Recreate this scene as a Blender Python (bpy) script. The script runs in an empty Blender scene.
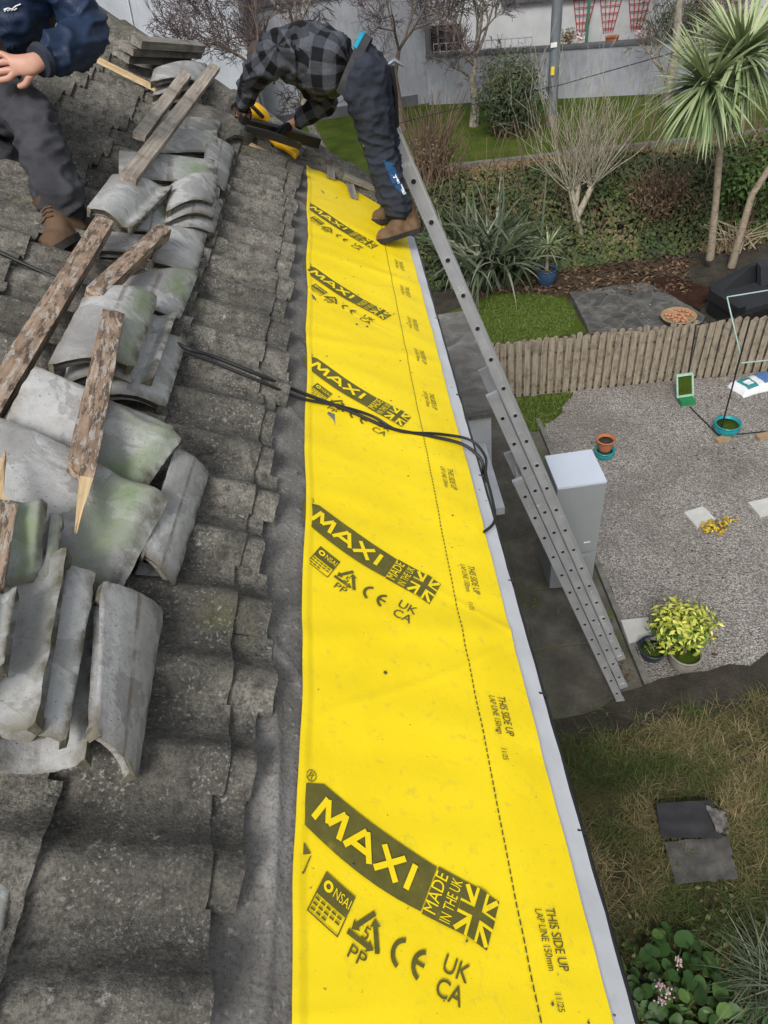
import bpy, bmesh, math, random
import numpy as np
from mathutils import Vector, Matrix, noise
random.seed(7)
C = bpy.context.scene.collection
PI = math.pi
# ------------------------------------------------------------------ camera frame (solved from the eave, hip and verticals)
F = 680.0; H = 7.3; RH = 1.35
_N = np.array([115., -696., -F]); _V = np.array([-76., 652., -F])
_Z = -_N/np.linalg.norm(_N); _Y = _V-_Z*(_V@_Z); _Y /= np.linalg.norm(_Y); _X = np.cross(_Y, _Z)
ROT = np.array([_X, _Y, _Z])
CAM = Vector((0, 0, H))
TH = math.radians(30)
RN = Vector((math.sin(TH), 0, math.cos(TH)))          # roof normal
RS = Vector((math.cos(TH), 0, -math.sin(TH)))         # down the slope
R0 = CAM - RN*RH                                      # roof frame origin
def ray(u, v): return Vector(ROT@np.array([u-384., -(v-512.), -F])).normalized()
def G(u, v, z=0.0):
    d = ray(u, v); return CAM + d*((z-H)/d.z)
def PY(u, v, y):
    d = ray(u, v); return CAM + d*(y/d.y)
def RF(u, v, l=0.0):
    d = ray(u, v); return CAM + d*(-(RH-l)/d.dot(RN))
def rp(s, y, l=0.0): return R0 + RS*s + Vector((0, y, 0)) + RN*l
def sy(p): q = p-R0; return q.dot(RS), q.y, q.dot(RN)
def reach(prev, u, v, L, far=False):
    d = ray(u, v); o = CAM-prev; b = o.dot(d); c = o.dot(o)-L*L; D = b*b-c
    if D < 0: return CAM + d*(-b)
    return CAM + d*(-b + (math.sqrt(D) if far else -math.sqrt(D)))
def nz(p, s=1.0, o=0.0): return noise.noise(Vector((p[0]*s+o, p[1]*s+o*1.7, p[2]*s-o)))
def lerp(a, b, t): return a+(b-a)*t
def sstep(a, b, x):
    t = max(0.0, min(1.0, (x-a)/(b-a))); return t*t*(3-2*t)
# ------------------------------------------------------------------ materials
MATS = {}
class NT:
    def __init__(s, name):
        s.m = bpy.data.materials.new(name); s.m.use_nodes = True
        s.t = s.m.node_tree; s.t.nodes.clear()
        s.out = s.n('ShaderNodeOutputMaterial'); s.b = s.n('ShaderNodeBsdfPrincipled')
        s.l(s.b.outputs[0], s.out.inputs[0]); s.tc = s.n('ShaderNodeTexCoord')
    def n(s, t, **k):
        x = s.t.nodes.new(t)
        for a, b in k.items(): setattr(x, a, b)
        return x
    def l(s, a, b): s.t.links.new(a, b)
    def set(s, sock, v):
        if hasattr(v, 'is_output'): s.l(v, sock)
        elif isinstance(v, (tuple, list)) and len(v) == 3 and sock.type == 'RGBA': sock.default_value = (*v, 1)
        else: sock.default_value = v
    def noise(s, scale, detail=4, rough=.55, coord='Object', dist=0.0, vec=None, col=False):
        x = s.n('ShaderNodeTexNoise'); x.inputs['Scale'].default_value = scale; x.inputs['Detail'].default_value = detail
        x.inputs['Roughness'].default_value = rough; x.inputs['Distortion'].default_value = dist
        s.l(vec if vec else s.tc.outputs[coord], x.inputs['Vector']); return x.outputs['Color' if col else 'Fac']
    def voro(s, scale, feature='F1', coord='Object', out='Distance', vec=None, rnd=1.0):
        x = s.n('ShaderNodeTexVoronoi', feature=feature); x.inputs['Scale'].default_value = scale
        x.inputs['Randomness'].default_value = rnd
        s.l(vec if vec else s.tc.outputs[coord], x.inputs['Vector']); return x.outputs[out]
    def map(s, scale=(1, 1, 1), rot=(0, 0, 0), loc=(0, 0, 0), coord='Object'):
        x = s.n('ShaderNodeMapping'); x.inputs['Scale'].default_value = scale; x.inputs['Rotation'].default_value = rot; x.inputs['Location'].default_value = loc
        s.l(s.tc.outputs[coord], x.inputs[0]); return x.outputs[0]
    def ramp(s, fac, stops, interp='LINEAR'):
        r = s.n('ShaderNodeValToRGB'); e = r.color_ramp; e.interpolation = interp
        while len(e.elements) < len(stops): e.elements.new(.5)
        for k, (p, c) in zip(e.elements, stops):
            k.position = p; k.color = (*c, 1) if isinstance(c, (tuple, list)) else (c, c, c, 1)
        s.l(fac, r.inputs[0]); return r.outputs[0]
    def mix(s, fac, a, b, mode='MIX'):
        x = s.n('ShaderNodeMix', data_type='RGBA', blend_type=mode)
        s.set(x.inputs[0], fac); s.set(x.inputs[6], a); s.set(x.inputs[7], b); return x.outputs[2]
    def math(s, op, a, b=0.0, clamp=False):
        x = s.n('ShaderNodeMath', operation=op, use_clamp=clamp); s.set(x.inputs[0], a); s.set(x.inputs[1], b); return x.outputs[0]
    def attr(s, name):
        x = s.n('ShaderNodeAttribute', attribute_name=name); return x.outputs['Fac']
    def rand(s): return s.n('ShaderNodeObjectInfo').outputs['Random']
    def sep(s, vec): 
        x = s.n('ShaderNodeSeparateXYZ'); s.l(vec, x.inputs[0]); return x.outputs
    def fin(s, col, rough=.8, bump=None, dist=.01, strength=.6, metal=0.0, spec=None, trans=None):
        s.set(s.b.inputs['Base Color'], col); s.set(s.b.inputs['Roughness'], rough); s.set(s.b.inputs['Metallic'], metal)
        if spec is not None: s.b.inputs['Specular IOR Level'].default_value = spec
        if bump is not None:
            bp = s.n('ShaderNodeBump'); bp.inputs['Distance'].default_value = dist; bp.inputs['Strength'].default_value = strength
            s.l(bump, bp.inputs['Height']); s.l(bp.outputs[0], s.b.inputs['Normal'])
        if trans:
            s.b.inputs['Subsurface Weight'].default_value = 0
        MATS[s.m.name] = s.m; return s.m
def simple(name, c, rough=.6, var=.25, scale=6.0, metal=0.0, bump=.004, bscale=40, spec=None):
    t = NT(name); n = t.noise(scale, 5)
    col = t.ramp(n, [(.25, tuple(x*(1-var) for x in c)), (.75, tuple(min(1, x*(1+var)) for x in c))])
    b = t.noise(bscale, 3)
    return t.fin(col, rough, b if bump else None, bump, .5, metal, spec)
def tinted(name, stops, rough=.7, var=.2):
    """colour from the per-face 'tint' attribute"""
    t = NT(name); c = t.ramp(t.attr('tint'), stops)
    n = t.noise(9, 3); c = t.mix(var, c, t.mix(1.0, c, t.ramp(n, [(.3, .45), (.7, 1.25)]), 'MULTIPLY'))
    return t.fin(c, rough, spec=.3)

# weathered concrete roof tile
def m_roof_tile():
    t = NT('weathered_tile'); big = t.noise(2.2, 5); mid = t.noise(17, 6, .65); fine = t.noise(150, 4, .7)
    c = t.ramp(mid, [(.25, (.085, .080, .067)), (.48, (.20, .188, .160)), (.62, (.275, .258, .22)), (.8, (.42, .40, .345))])
    c = t.mix(t.ramp(big, [(.40, 0.), (.60, .72)]), c, (.078, .074, .064))
    c = t.mix(t.ramp(fine, [(.36, .6), (.55, 0.)]), c, (.035, .034, .032))
    bl = t.ramp(t.noise(33, 6, .75, vec=t.map(loc=(3, 5, 2))), [(.36, .85), (.52, 0.)]); c = t.mix(bl, c, (.045, .043, .039))
    sp = t.math('MULTIPLY', t.ramp(t.noise(130, 3), [(.57, 0.), (.66, 1.)]), t.ramp(t.noise(9, 3), [(.42, .1), (.6, 1.)]))
    c = t.mix(t.math('MULTIPLY', sp, .55), c, (.42, .41, .37))
    moss = t.math('MULTIPLY', t.ramp(t.noise(3.1, 4, .6, vec=t.map(loc=(4, 2, 7))), [(.60, 0.), (.72, 1.)]), t.ramp(mid, [(.4, .1), (.6, .8)]))
    c = t.mix(t.math('MULTIPLY', moss, .85), c, (.085, .090, .026))
    lich = t.ramp(t.noise(26, 5, .7, vec=t.map(loc=(1, 9, 3))), [(.63, 0.), (.70, .75)])
    c = t.mix(lich, c, (.42, .41, .37))
    h = t.math('ADD', t.math('MULTIPLY', mid, .7), t.math('MULTIPLY', fine, .55))
    return t.fin(c, .95, h, .012, .8, spec=.2)
m_roof_tile()
def m_loose():
    t = NT('clean_tile_concrete'); u = t.tc.outputs['UV']; U = t.sep(u)
    oi = t.n('ShaderNodeObjectInfo'); ofs = t.n('ShaderNodeVectorMath', operation='ADD'); t.l(t.tc.outputs['Object'], ofs.inputs[0])
    mul = t.n('ShaderNodeVectorMath', operation='SCALE'); t.l(oi.outputs['Random'], mul.inputs['Scale']); mul.inputs[0].default_value = (31, 17, 23); t.l(mul.outputs[0], ofs.inputs[1])
    v = ofs.outputs[0]
    a = t.noise(5, 6, .6, vec=v, dist=.6); b = t.noise(38, 5, .65, vec=v); sp = t.noise(170, 2, vec=v)
    c = t.ramp(a, [(.28, (.22, .215, .205)), (.44, (.31, .31, .30)), (.50, (.345, .347, .34)), (.52, (.43, .435, .43)), (.63, (.39, .39, .38)), (.67, (.27, .265, .25)), (.8, (.33, .32, .305))])
    c = t.mix(t.ramp(b, [(.3, .5), (.55, 0.)]), c, (.25, .24, .225))
    ring = t.ramp(a, [(.465, 0.), (.485, .45), (.50, 0.)]); c = t.mix(ring, c, (.22, .215, .20))
    # algae bloom towards the exposed tail of each tile
    g = t.math('MULTIPLY', t.ramp(U[0], [(.55, 0.), (.8, 1.), (.93, .7), (1., .2)]), t.ramp(t.noise(7, 4, vec=v), [(.38, 0.), (.6, 1.)]))
    g = t.math('MULTIPLY', g, t.attr('tint'))
    c = t.mix(t.math('MULTIPLY', g, .9), c, (.185, .245, .125))
    d = t.math('MULTIPLY', t.ramp(U[0], [(.86, 0.), (.97, 1.)]), t.ramp(t.noise(22, 4, vec=v), [(.4, 0.), (.62, 1.)]))
    c = t.mix(t.math('MULTIPLY', d, .95), c, (.10, .09, .06))
    c = t.mix(t.ramp(sp, [(.66, 0.), (.72, .8)]), c, (.10, .095, .085))
    rb = t.math('MULTIPLY', t.ramp(U[0], [(.47, 0.), (.495, 1.), (.535, .7), (.56, 0.)]), t.math('MULTIPLY', t.ramp(t.noise(16, 4, vec=v), [(.35, 0.), (.55, 1.)]), t.ramp(oi.outputs['Random'], [(.45, 0.), (.5, .8)])))
    c = t.mix(rb, c, (.15, .115, .085))
    el = t.math('MULTIPLY', t.ramp(U[0], [(0., 1.), (.05, .6), (.10, 0.)]), t.ramp(t.noise(12, 4, vec=v), [(.4, 0.), (.6, .9)])); c = t.mix(el, c, (.19, .16, .125))
    for sck in (U[1],):
        e2 = t.math('MULTIPLY', t.ramp(sck, [(0., .9), (.03, .5), (.07, 0.), (.90, 0.), (.96, .6), (1., 1.)]), t.ramp(t.noise(14, 4, vec=v), [(.36, .1), (.58, .95)])); c = t.mix(e2, c, (.15, .135, .10))
    cr = t.ramp(t.voro(7, 'DISTANCE_TO_EDGE', vec=v), [(.0, .35), (.008, 0.)]); c = t.mix(t.math('MULTIPLY', cr, t.ramp(t.noise(3, 2, vec=v), [(.52, 0.), (.6, 1.)])), c, (.1, .1, .09))
    h = t.math('ADD', b, t.math('MULTIPLY', sp, .4))
    return t.fin(c, .72, h, .004, .5, spec=.3)
m_loose()
simple('tile_edge', (.13, .118, .085), .95, .65, 40, bump=.006, bscale=90)
def m_felt():
    t = NT('old_grey_felt'); a = t.noise(4, 6, .6, dist=.8); b = t.noise(60, 4)
    c = t.ramp(a, [(.25, (.085, .080, .072)), (.45, (.14, .133, .121)), (.6, (.19, .182, .168)), (.75, (.30, .29, .275))])
    c = t.mix(t.ramp(b, [(.60, 0.), (.7, .6)]), c, (.34, .33, .31)); c = t.mix(t.ramp(t.noise(130, 4, .7), [(.36, .55), (.52, 0.)]), c, (.05, .047, .042))
    return t.fin(c, .8, t.math('ADD', a, t.math('MULTIPLY', b, .35)), .014, .7, spec=.25)
m_felt()
def m_yellow():
    t = NT('yellow_membrane'); a = t.noise(3, 5, .6, dist=.4); b = t.noise(420, 2); s = t.noise(34, 4, .6)
    c = t.ramp(a, [(.3, (.87, .645, .006)), (.7, (.93, .715, .012))])
    c = t.mix(t.ramp(s, [(.57, 0.), (.74, .34)]), c, (.50, .41, .06))
    c = t.mix(t.ramp(t.noise(95, 2), [(.73, 0.), (.76, .7)]), c, (.2, .16, .04))
    return t.fin(c, .55, t.math('ADD', t.math('MULTIPLY', b, .08), a), .01, .35, spec=.25)
m_yellow()
def m_ink():
    t = NT('grey_ink'); a = t.noise(24, 6, .7)
    c = t.ramp(a, [(.3, (.095, .090, .022)), (.6, (.135, .122, .026)), (.78, (.26, .22, .02))])
    return t.fin(c, .6, spec=.2)
m_ink()
simple('black_ink', (.075, .07, .018), .6, .3, 40, bump=0)
simple('white_plastic', (.47, .49, .51), .4, .16, 7, bump=.001)
simple('black_plastic', (.012, .012, .013), .4, .2, bump=.001)
simple('black_rubber', (.013, .013, .014), .55, .2, bump=.001)
def m_wood(name, dark, light, flake=None, sc=(3, 60, 60), rough=.85):
    t = NT(name); v = t.map(sc); a = t.noise(1.0, 6, .6, vec=v, dist=.4); k = t.noise(9, 5, .6)
    c = t.ramp(a, [(.3, dark), (.65, light)])
    c = t.mix(t.ramp(k, [(.5, 0.), (.68, .6)]), c, tuple(x*.4 for x in dark))
    if flake:
        f = t.noise(5, 6, .75, vec=t.map((2.0, 9, 9), loc=(3, 1, 2)))
        c = t.mix(t.ramp(f, [(.50, 0.), (.555, .85)]), c, (.06, .047, .036))
        f2 = t.noise(8, 6, .75, vec=t.map((2.2, 8, 8), loc=(8, 5, 2)))
        c = t.mix(t.ramp(f2, [(.54, 0.), (.58, .9)]), c, flake)
    return t.fin(c, rough, t.math('ADD', a, k), .006, .7)
m_wood('grey_batten_wood', (.22, .18, .14), (.46, .41, .345))
m_wood('flaking_batten_wood', (.24, .155, .10), (.40, .29, .205), (.40, .37, .33))
m_wood('fresh_pine', (.50, .34, .17), (.66, .50, .29))
m_wood('silver_wood', (.12, .11, .09), (.29, .27, .235))
m_wood('fence_wood', (.165, .135, .095), (.33, .28, .21), sc=(40, 40, 2.5))
m_wood('dark_fence_wood', (.08, .07, .055), (.18, .165, .135), sc=(40, 40, 2.5))
def m_alu():
    t = NT('aluminium'); a = t.noise(5, 5, .6, vec=t.map((1, 1, 1))); s = t.noise(60, 4, .6, vec=t.map((.6, .6, .6)))
    c = t.ramp(a, [(.3, (.34, .345, .35)), (.7, (.46, .465, .47))])
    c = t.mix(t.ramp(t.noise(6, 5, .7), [(.62, 0.), (.66, .8)]), c, (.62, .62, .60))
    return t.fin(c, .5, s, .002, .3, .35)
m_alu()
simple('bright_alu', (.55, .56, .57), .4, .1, metal=.6, bump=0)
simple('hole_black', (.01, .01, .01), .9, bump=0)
simple('render_white', (.45, .46, .47), .85, .12, 2.5, bump=.006)
def m_rend(name, c, st):
    t = NT(name); a = t.noise(1.1, 6, .65); b = t.noise(11, 5, .6, vec=t.map((1, 1, .25)))
    col = t.ramp(a, [(.3, tuple(x*.8 for x in c)), (.7, tuple(x*1.12 for x in c))])
    col = t.mix(t.ramp(b, [(.48, 0.), (.75, .55)]), col, st)
    return t.fin(col, .9, t.noise(70, 3), .006, .5)
m_rend('grey_render', (.30, .315, .35), (.15, .155, .16))
m_rend('pale_render', (.42, .45, .49), (.29, .305, .33))
m_rend('house_render', (.50, .49, .46), (.3, .29, .27))
simple('coping_stone', (.085, .09, .10), .9, .3, 3)
def m_grass(name, a1, a2, a3):
    t = NT(name); a = t.noise(1.4, 6, .6); b = t.noise(90, 3, .6)
    c = t.ramp(a, [(.3, a1), (.52, a2), (.72, a3)]); c = t.mix(t.ramp(b, [(.3, .7), (.6, 0.)]), c, tuple(x*.45 for x in a1))
    return t.fin(c, .95, b, .04, .9, spec=.1)
m_grass('lawn_turf', (.055, .085, .014), (.090, .135, .018), (.14, .165, .034))
m_grass('moss_turf', (.045, .075, .010), (.075, .12, .015), (.10, .12, .03))
def m_soil(name, a1, a2, a3, sc=3.0):
    t = NT(name); a = t.noise(sc, 7, .65); b = t.noise(60, 4, .7)
    c = t.ramp(a, [(.3, a1), (.5, a2), (.72, a3)]); c = t.mix(t.ramp(b, [(.55, 0.), (.7, .55)]), c, tuple(x*1.9 for x in a3))
    c = t.mix(t.ramp(b, [(.3, .6), (.45, 0.)]), c, tuple(x*.4 for x in a1))
    return t.fin(c, .95, t.math('ADD', a, b), .03, .8, spec=.15)
m_soil('dark_soil', (.030, .026, .020), (.050, .044, .035), (.082, .072, .056))
m_soil('leaf_litter', (.035, .024, .016), (.065, .045, .028), (.11, .075, .046), 9)
m_soil('rough_ground', (.035, .036, .014), (.065, .058, .026), (.11, .09, .045))
m_soil('red_compost', (.02, .010, .007), (.04, .018, .012), (.06, .025, .016))
def m_gravel():
    t = NT('gravel_stones'); cell = t.voro(54, 'F1', out='Color'); d = t.voro(54, 'F1'); s = t.sep(cell)
    c = t.ramp(s[0], [(.0, (.17, .155, .14)), (.3, (.29, .272, .25)), (.55, (.37, .35, .325)), (.8, (.47, .45, .42)), (1., (.60, .58, .54))])
    c = t.mix(t.ramp(s[1], [(.6, 0.), (.9, .35)]), c, (.32, .245, .18))
    big = t.noise(.9, 5, .6); c = t.mix(t.ramp(big, [(.42, 0.), (.66, .6)]), c, (.16, .145, .125))
    c = t.mix(t.ramp(d, [(.4, 0.), (.8, .65)]), c, (.09, .08, .07))
    h = t.math('SUBTRACT', 1.0, d)
    return t.fin(c, .85, h, .022, 1.0, spec=.25)
m_gravel()
def m_path():
    t = NT('old_concrete_path'); a = t.noise(2.3, 7, .65); b = t.noise(45, 5, .65)
    c = t.ramp(a, [(.28, (.050, .045, .036)), (.5, (.095, .087, .071)), (.75, (.17, .157, .13))])
    br = t.n('ShaderNodeTexBrick'); br.offset = 0.0; br.inputs['Scale'].default_value = 1.0; br.inputs['Brick Width'].default_value = .93; br.inputs['Row Height'].default_value = .93
    br.inputs['Mortar Size'].default_value = .018; br.inputs['Mortar Smooth'].default_value = .6
    for i in (1, 2): br.inputs[i].default_value = (0, 0, 0, 1)
    br.inputs[3].default_value = (1, 1, 1, 1)
    wob = t.n('ShaderNodeVectorMath', operation='ADD'); t.l(t.tc.outputs['Object'], wob.inputs[0])
    sc = t.n('ShaderNodeVectorMath', operation='SCALE'); sc.inputs['Scale'].default_value = .05; t.l(t.noise(5, 3, col=True), sc.inputs[0]); t.l(sc.outputs[0], wob.inputs[1]); t.l(wob.outputs[0], br.inputs[0])
    j = t.math('MULTIPLY', br.outputs[0], t.ramp(t.noise(2.2, 4), [(.35, .1), (.62, 1.)]))
    c = t.mix(t.math('MULTIPLY', j, .95), c, (.115, .112, .055))
    c = t.mix(t.ramp(b, [(.58, 0.), (.72, .5)]), c, (.17, .16, .135))
    c = t.mix(t.ramp(t.noise(1.7, 4, vec=t.map(loc=(5, 3, 1))), [(.58, 0.), (.72, .55)]), c, (.055, .075, .022))
    return t.fin(c, .85, t.math('SUBTRACT', b, t.math('MULTIPLY', j, .6)), .015, .7, spec=.25)
m_path()
def m_patio():
    t = NT('patio_flags'); a = t.noise(3.5, 6, .7, dist=.7); b = t.noise(26, 5, .7)
    c = t.ramp(a, [(.3, (.030, .030, .027)), (.5, (.065, .064, .058)), (.7, (.15, .147, .135))])
    e = t.voro(2.0, 'DISTANCE_TO_EDGE'); c = t.mix(t.ramp(e, [(.01, .5), (.06, 0.)]), c, (.13, .135, .125))
    c = t.mix(t.ramp(t.noise(11, 2), [(.71, 0.), (.74, .8)]), c, (.48, .48, .46))
    return t.fin(c, .8, t.math('ADD', a, b), .02, .6)
m_patio()
simple('kerb_concrete', (.14, .135, .115), .9, .45, 7, bump=.01)
simple('slab_concrete', (.46, .46, .43), .85, .12, 9, bump=.003)
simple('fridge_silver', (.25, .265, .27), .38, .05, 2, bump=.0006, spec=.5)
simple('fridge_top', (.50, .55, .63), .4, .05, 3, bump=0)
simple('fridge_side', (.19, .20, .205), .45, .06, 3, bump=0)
simple('terracotta', (.36, .13, .06), .8, .2, 12, bump=.003)
simple('turquoise_glaze', (.012, .23, .26), .18, .2, 8, bump=.001)
simple('green_plastic', (.02, .19, .07), .4, .2, bump=0)
simple('pale_green_plastic', (.30, .46, .36), .5, .2, bump=0)
simple('stone_pot', (.23, .215, .18), .9, .25, 14, bump=.006)
simple('blue_glaze', (.035, .07, .14), .35, .2, bump=0)
simple('navy_pot', (.02, .028, .04), .4, .25, bump=0)
simple('sack_white', (.66, .68, .70), .4, .1, 5, bump=.01, bscale=9)
simple('sack_teal', (.03, .20, .22), .4, .2, bump=0)
simple('sack_blue', (.07, .16, .36), .4, .4, 20, bump=0)
simple('rattan_black', (.011, .012, .014), .5, .3, 20, bump=.004, bscale=120)
simple('cushion_black', (.015, .017, .021), .75, .2, bump=.003)
simple('pit_tiles', (.42, .20, .10), .7, .35, 14)
simple('galv_steel', (.20, .225, .25), .45, .2, 3, metal=.45, bump=.001)
simple('yellow_sign', (.75, .55, .03), .5, .1, bump=0)
simple('cream_sign', (.72, .72, .66), .5, .1, bump=0)
simple('red_paint', (.42, .025, .02), .5, .2, bump=0)
simple('frame_green', (.30, .42, .37), .45, .15, bump=0)
simple('slate_dark', (.022, .022, .024), .7, .35, 6, bump=.006)
simple('slate_worn', (.07, .066, .060), .85, .45, 9, bump=.008)
simple('brick_tan', (.30, .21, .12), .9, .2, 14)
m_wood('bark_pale', (.13, .105, .08), (.36, .33, .27), sc=(14, 14, 5))
m_wood('bark_brown', (.10, .075, .06), (.20, .155, .125), sc=(20, 20, 4))
m_wood('palm_bark', (.20, .16, .11), (.36, .30, .22), sc=(10, 10, 30))
m_wood('coppice_bark', (.26, .235, .17), (.47, .435, .33), sc=(20, 20, 5))
simple('twig_purple', (.105, .075, .078), .85, .3, 3, bump=0)
simple('twig_tan', (.33, .29, .19), .85, .3, 3, bump=0)
simple('twig_brown', (.145, .10, .065), .85, .35, 3, bump=0)
tinted('hedge_leaf', [(0, (.024, .034, .013)), (.28, (.042, .066, .020)), (.5, (.075, .095, .030)), (.7, (.15, .125, .055)), (1, (.23, .15, .085))])
tinted('ivy_leaf', [(0, (.026, .052, .012)), (.5, (.058, .115, .022)), (1, (.11, .18, .035))], .5)
tinted('bracken_leaf', [(0, (.075, .048, .028)), (.5, (.17, .115, .062)), (1, (.29, .215, .12))])
tinted('conifer_leaf', [(0, (.025, .04, .018)), (.6, (.055, .08, .035)), (1, (.11, .135, .06))])
tinted('sword_leaf', [(0, (.06, .10, .03)), (.4, (.17, .24, .10)), (.75, (.32, .39, .20)), (1, (.36, .38, .22))], .45)
tinted('phormium_leaf', [(0, (.028, .04, .02)), (.5, (.085, .11, .06)), (.85, (.19, .21, .15)), (1, (.30, .28, .20))], .5)
tinted('variegated_leaf', [(0, (.04, .10, .012)), (.3, (.14, .23, .025)), (.6, (.46, .48, .06)), (1, (.68, .66, .17))], .45)
tinted('bergenia_leaf', [(0, (.022, .05, .012)), (.6, (.045, .10, .022)), (1, (.09, .16, .035))], .5)
tinted('dry_grass', [(0, (.030, .045, .011)), (.25, (.055, .088, .018)), (.45, (.09, .105, .030)), (.62, (.15, .12, .055)), (.8, (.25, .20, .10)), (1, (.38, .31, .17))], .85)
tinted('green_blade', [(0, (.055, .09, .014)), (.5, (.095, .15, .022)), (1, (.17, .21, .05))], .7)
tinted('flower_petal', [(0, (.55, .30, .33)), (1, (.72, .60, .58))], .6)
tinted('yellow_flower', [(0, (.45, .30, .02)), (1, (.70, .50, .03))], .6)
tinted('litter_leaf', [(0, (.035, .024, .016)), (.5, (.085, .052, .032)), (1, (.18, .12, .075))], .8)
# clothing and skin
simple('skin', (.50, .265, .19), .5, .12, 25, bump=.001)
simple('hair_brown', (.05, .032, .02), .7, .3, 60)
def m_cloth(name, c, var=.25, sc=7, rough=.85, dirt=None):
    t = NT(name); a = t.noise(sc, 5, .6); w = t.noise(300, 2)
    col = t.ramp(a, [(.3, tuple(x*(1-var) for x in c)), (.7, tuple(x*(1+var) for x in c))])
    if dirt: col = t.mix(t.ramp(t.noise(9, 6, .7), [(.60, 0.), (.72, .55)]), col, dirt)
    return t.fin(col, rough, t.math('ADD', t.math('MULTIPLY', t.noise(22, 4), 1.0), t.math('MULTIPLY', w, .08)), .012, .5, spec=.25)
m_cloth('trouser_navy', (.024, .029, .042), .35, dirt=(.055, .056, .06))
m_cloth('trouser_charcoal', (.043, .044, .050), .35, dirt=(.11, .105, .098))
m_cloth('jacket_navy', (.014, .027, .060), .2, 5, .5)
m_cloth('cyan_cloth', (.015, .28, .42), .1)
m_cloth('blue_patch', (.02, .075, .19), .1)
m_cloth('white_patch', (.75, .77, .78), .05)
m_cloth('glove_black', (.012, .012, .013), .2)
m_cloth('red_cloth', (.22, .02, .025), .2)
m_cloth('boot_tan', (.15, .092, .050), .35, 18, .8, dirt=(.29, .25, .20))
m_cloth('boot_brown', (.13, .072, .040), .35, 18, .8, dirt=(.19, .17, .14))
m_cloth('boot_sole', (.03, .028, .026), .3)
m_cloth('boot_grey', (.12, .075, .045), .3)
def m_plaid():
    t = NT('plaid_flannel'); U = t.sep(t.tc.outputs['UV'])
    def st(x, s): 
        f = t.math('FRACT', t.math('MULTIPLY', x, s)); return t.math('GREATER_THAN', f, .5)
    a = st(U[0], 8.6); b = st(U[1], 8.6); sm = t.math('ADD', a, b)
    c = t.ramp(t.math('MULTIPLY', sm, .5), [(0, (.082, .090, .106)), (.5, (.044, .048, .058)), (1, (.008, .008, .010))], 'LINEAR')
    n = t.noise(90, 3); c = t.mix(.35, c, t.mix(1.0, c, t.ramp(n, [(.3, .5), (.7, 1.4)]), 'MULTIPLY'))
    return t.fin(c, .9, t.math('ADD', t.noise(20, 4), t.math('MULTIPLY', n, .1)), .012, .5, spec=.2)
m_plaid()
simple('tool_yellow', (.80, .44, .010), .4, .1, bump=0)
simple('tool_black', (.014, .014, .015), .45, .2, bump=0)
M = MATS
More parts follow.
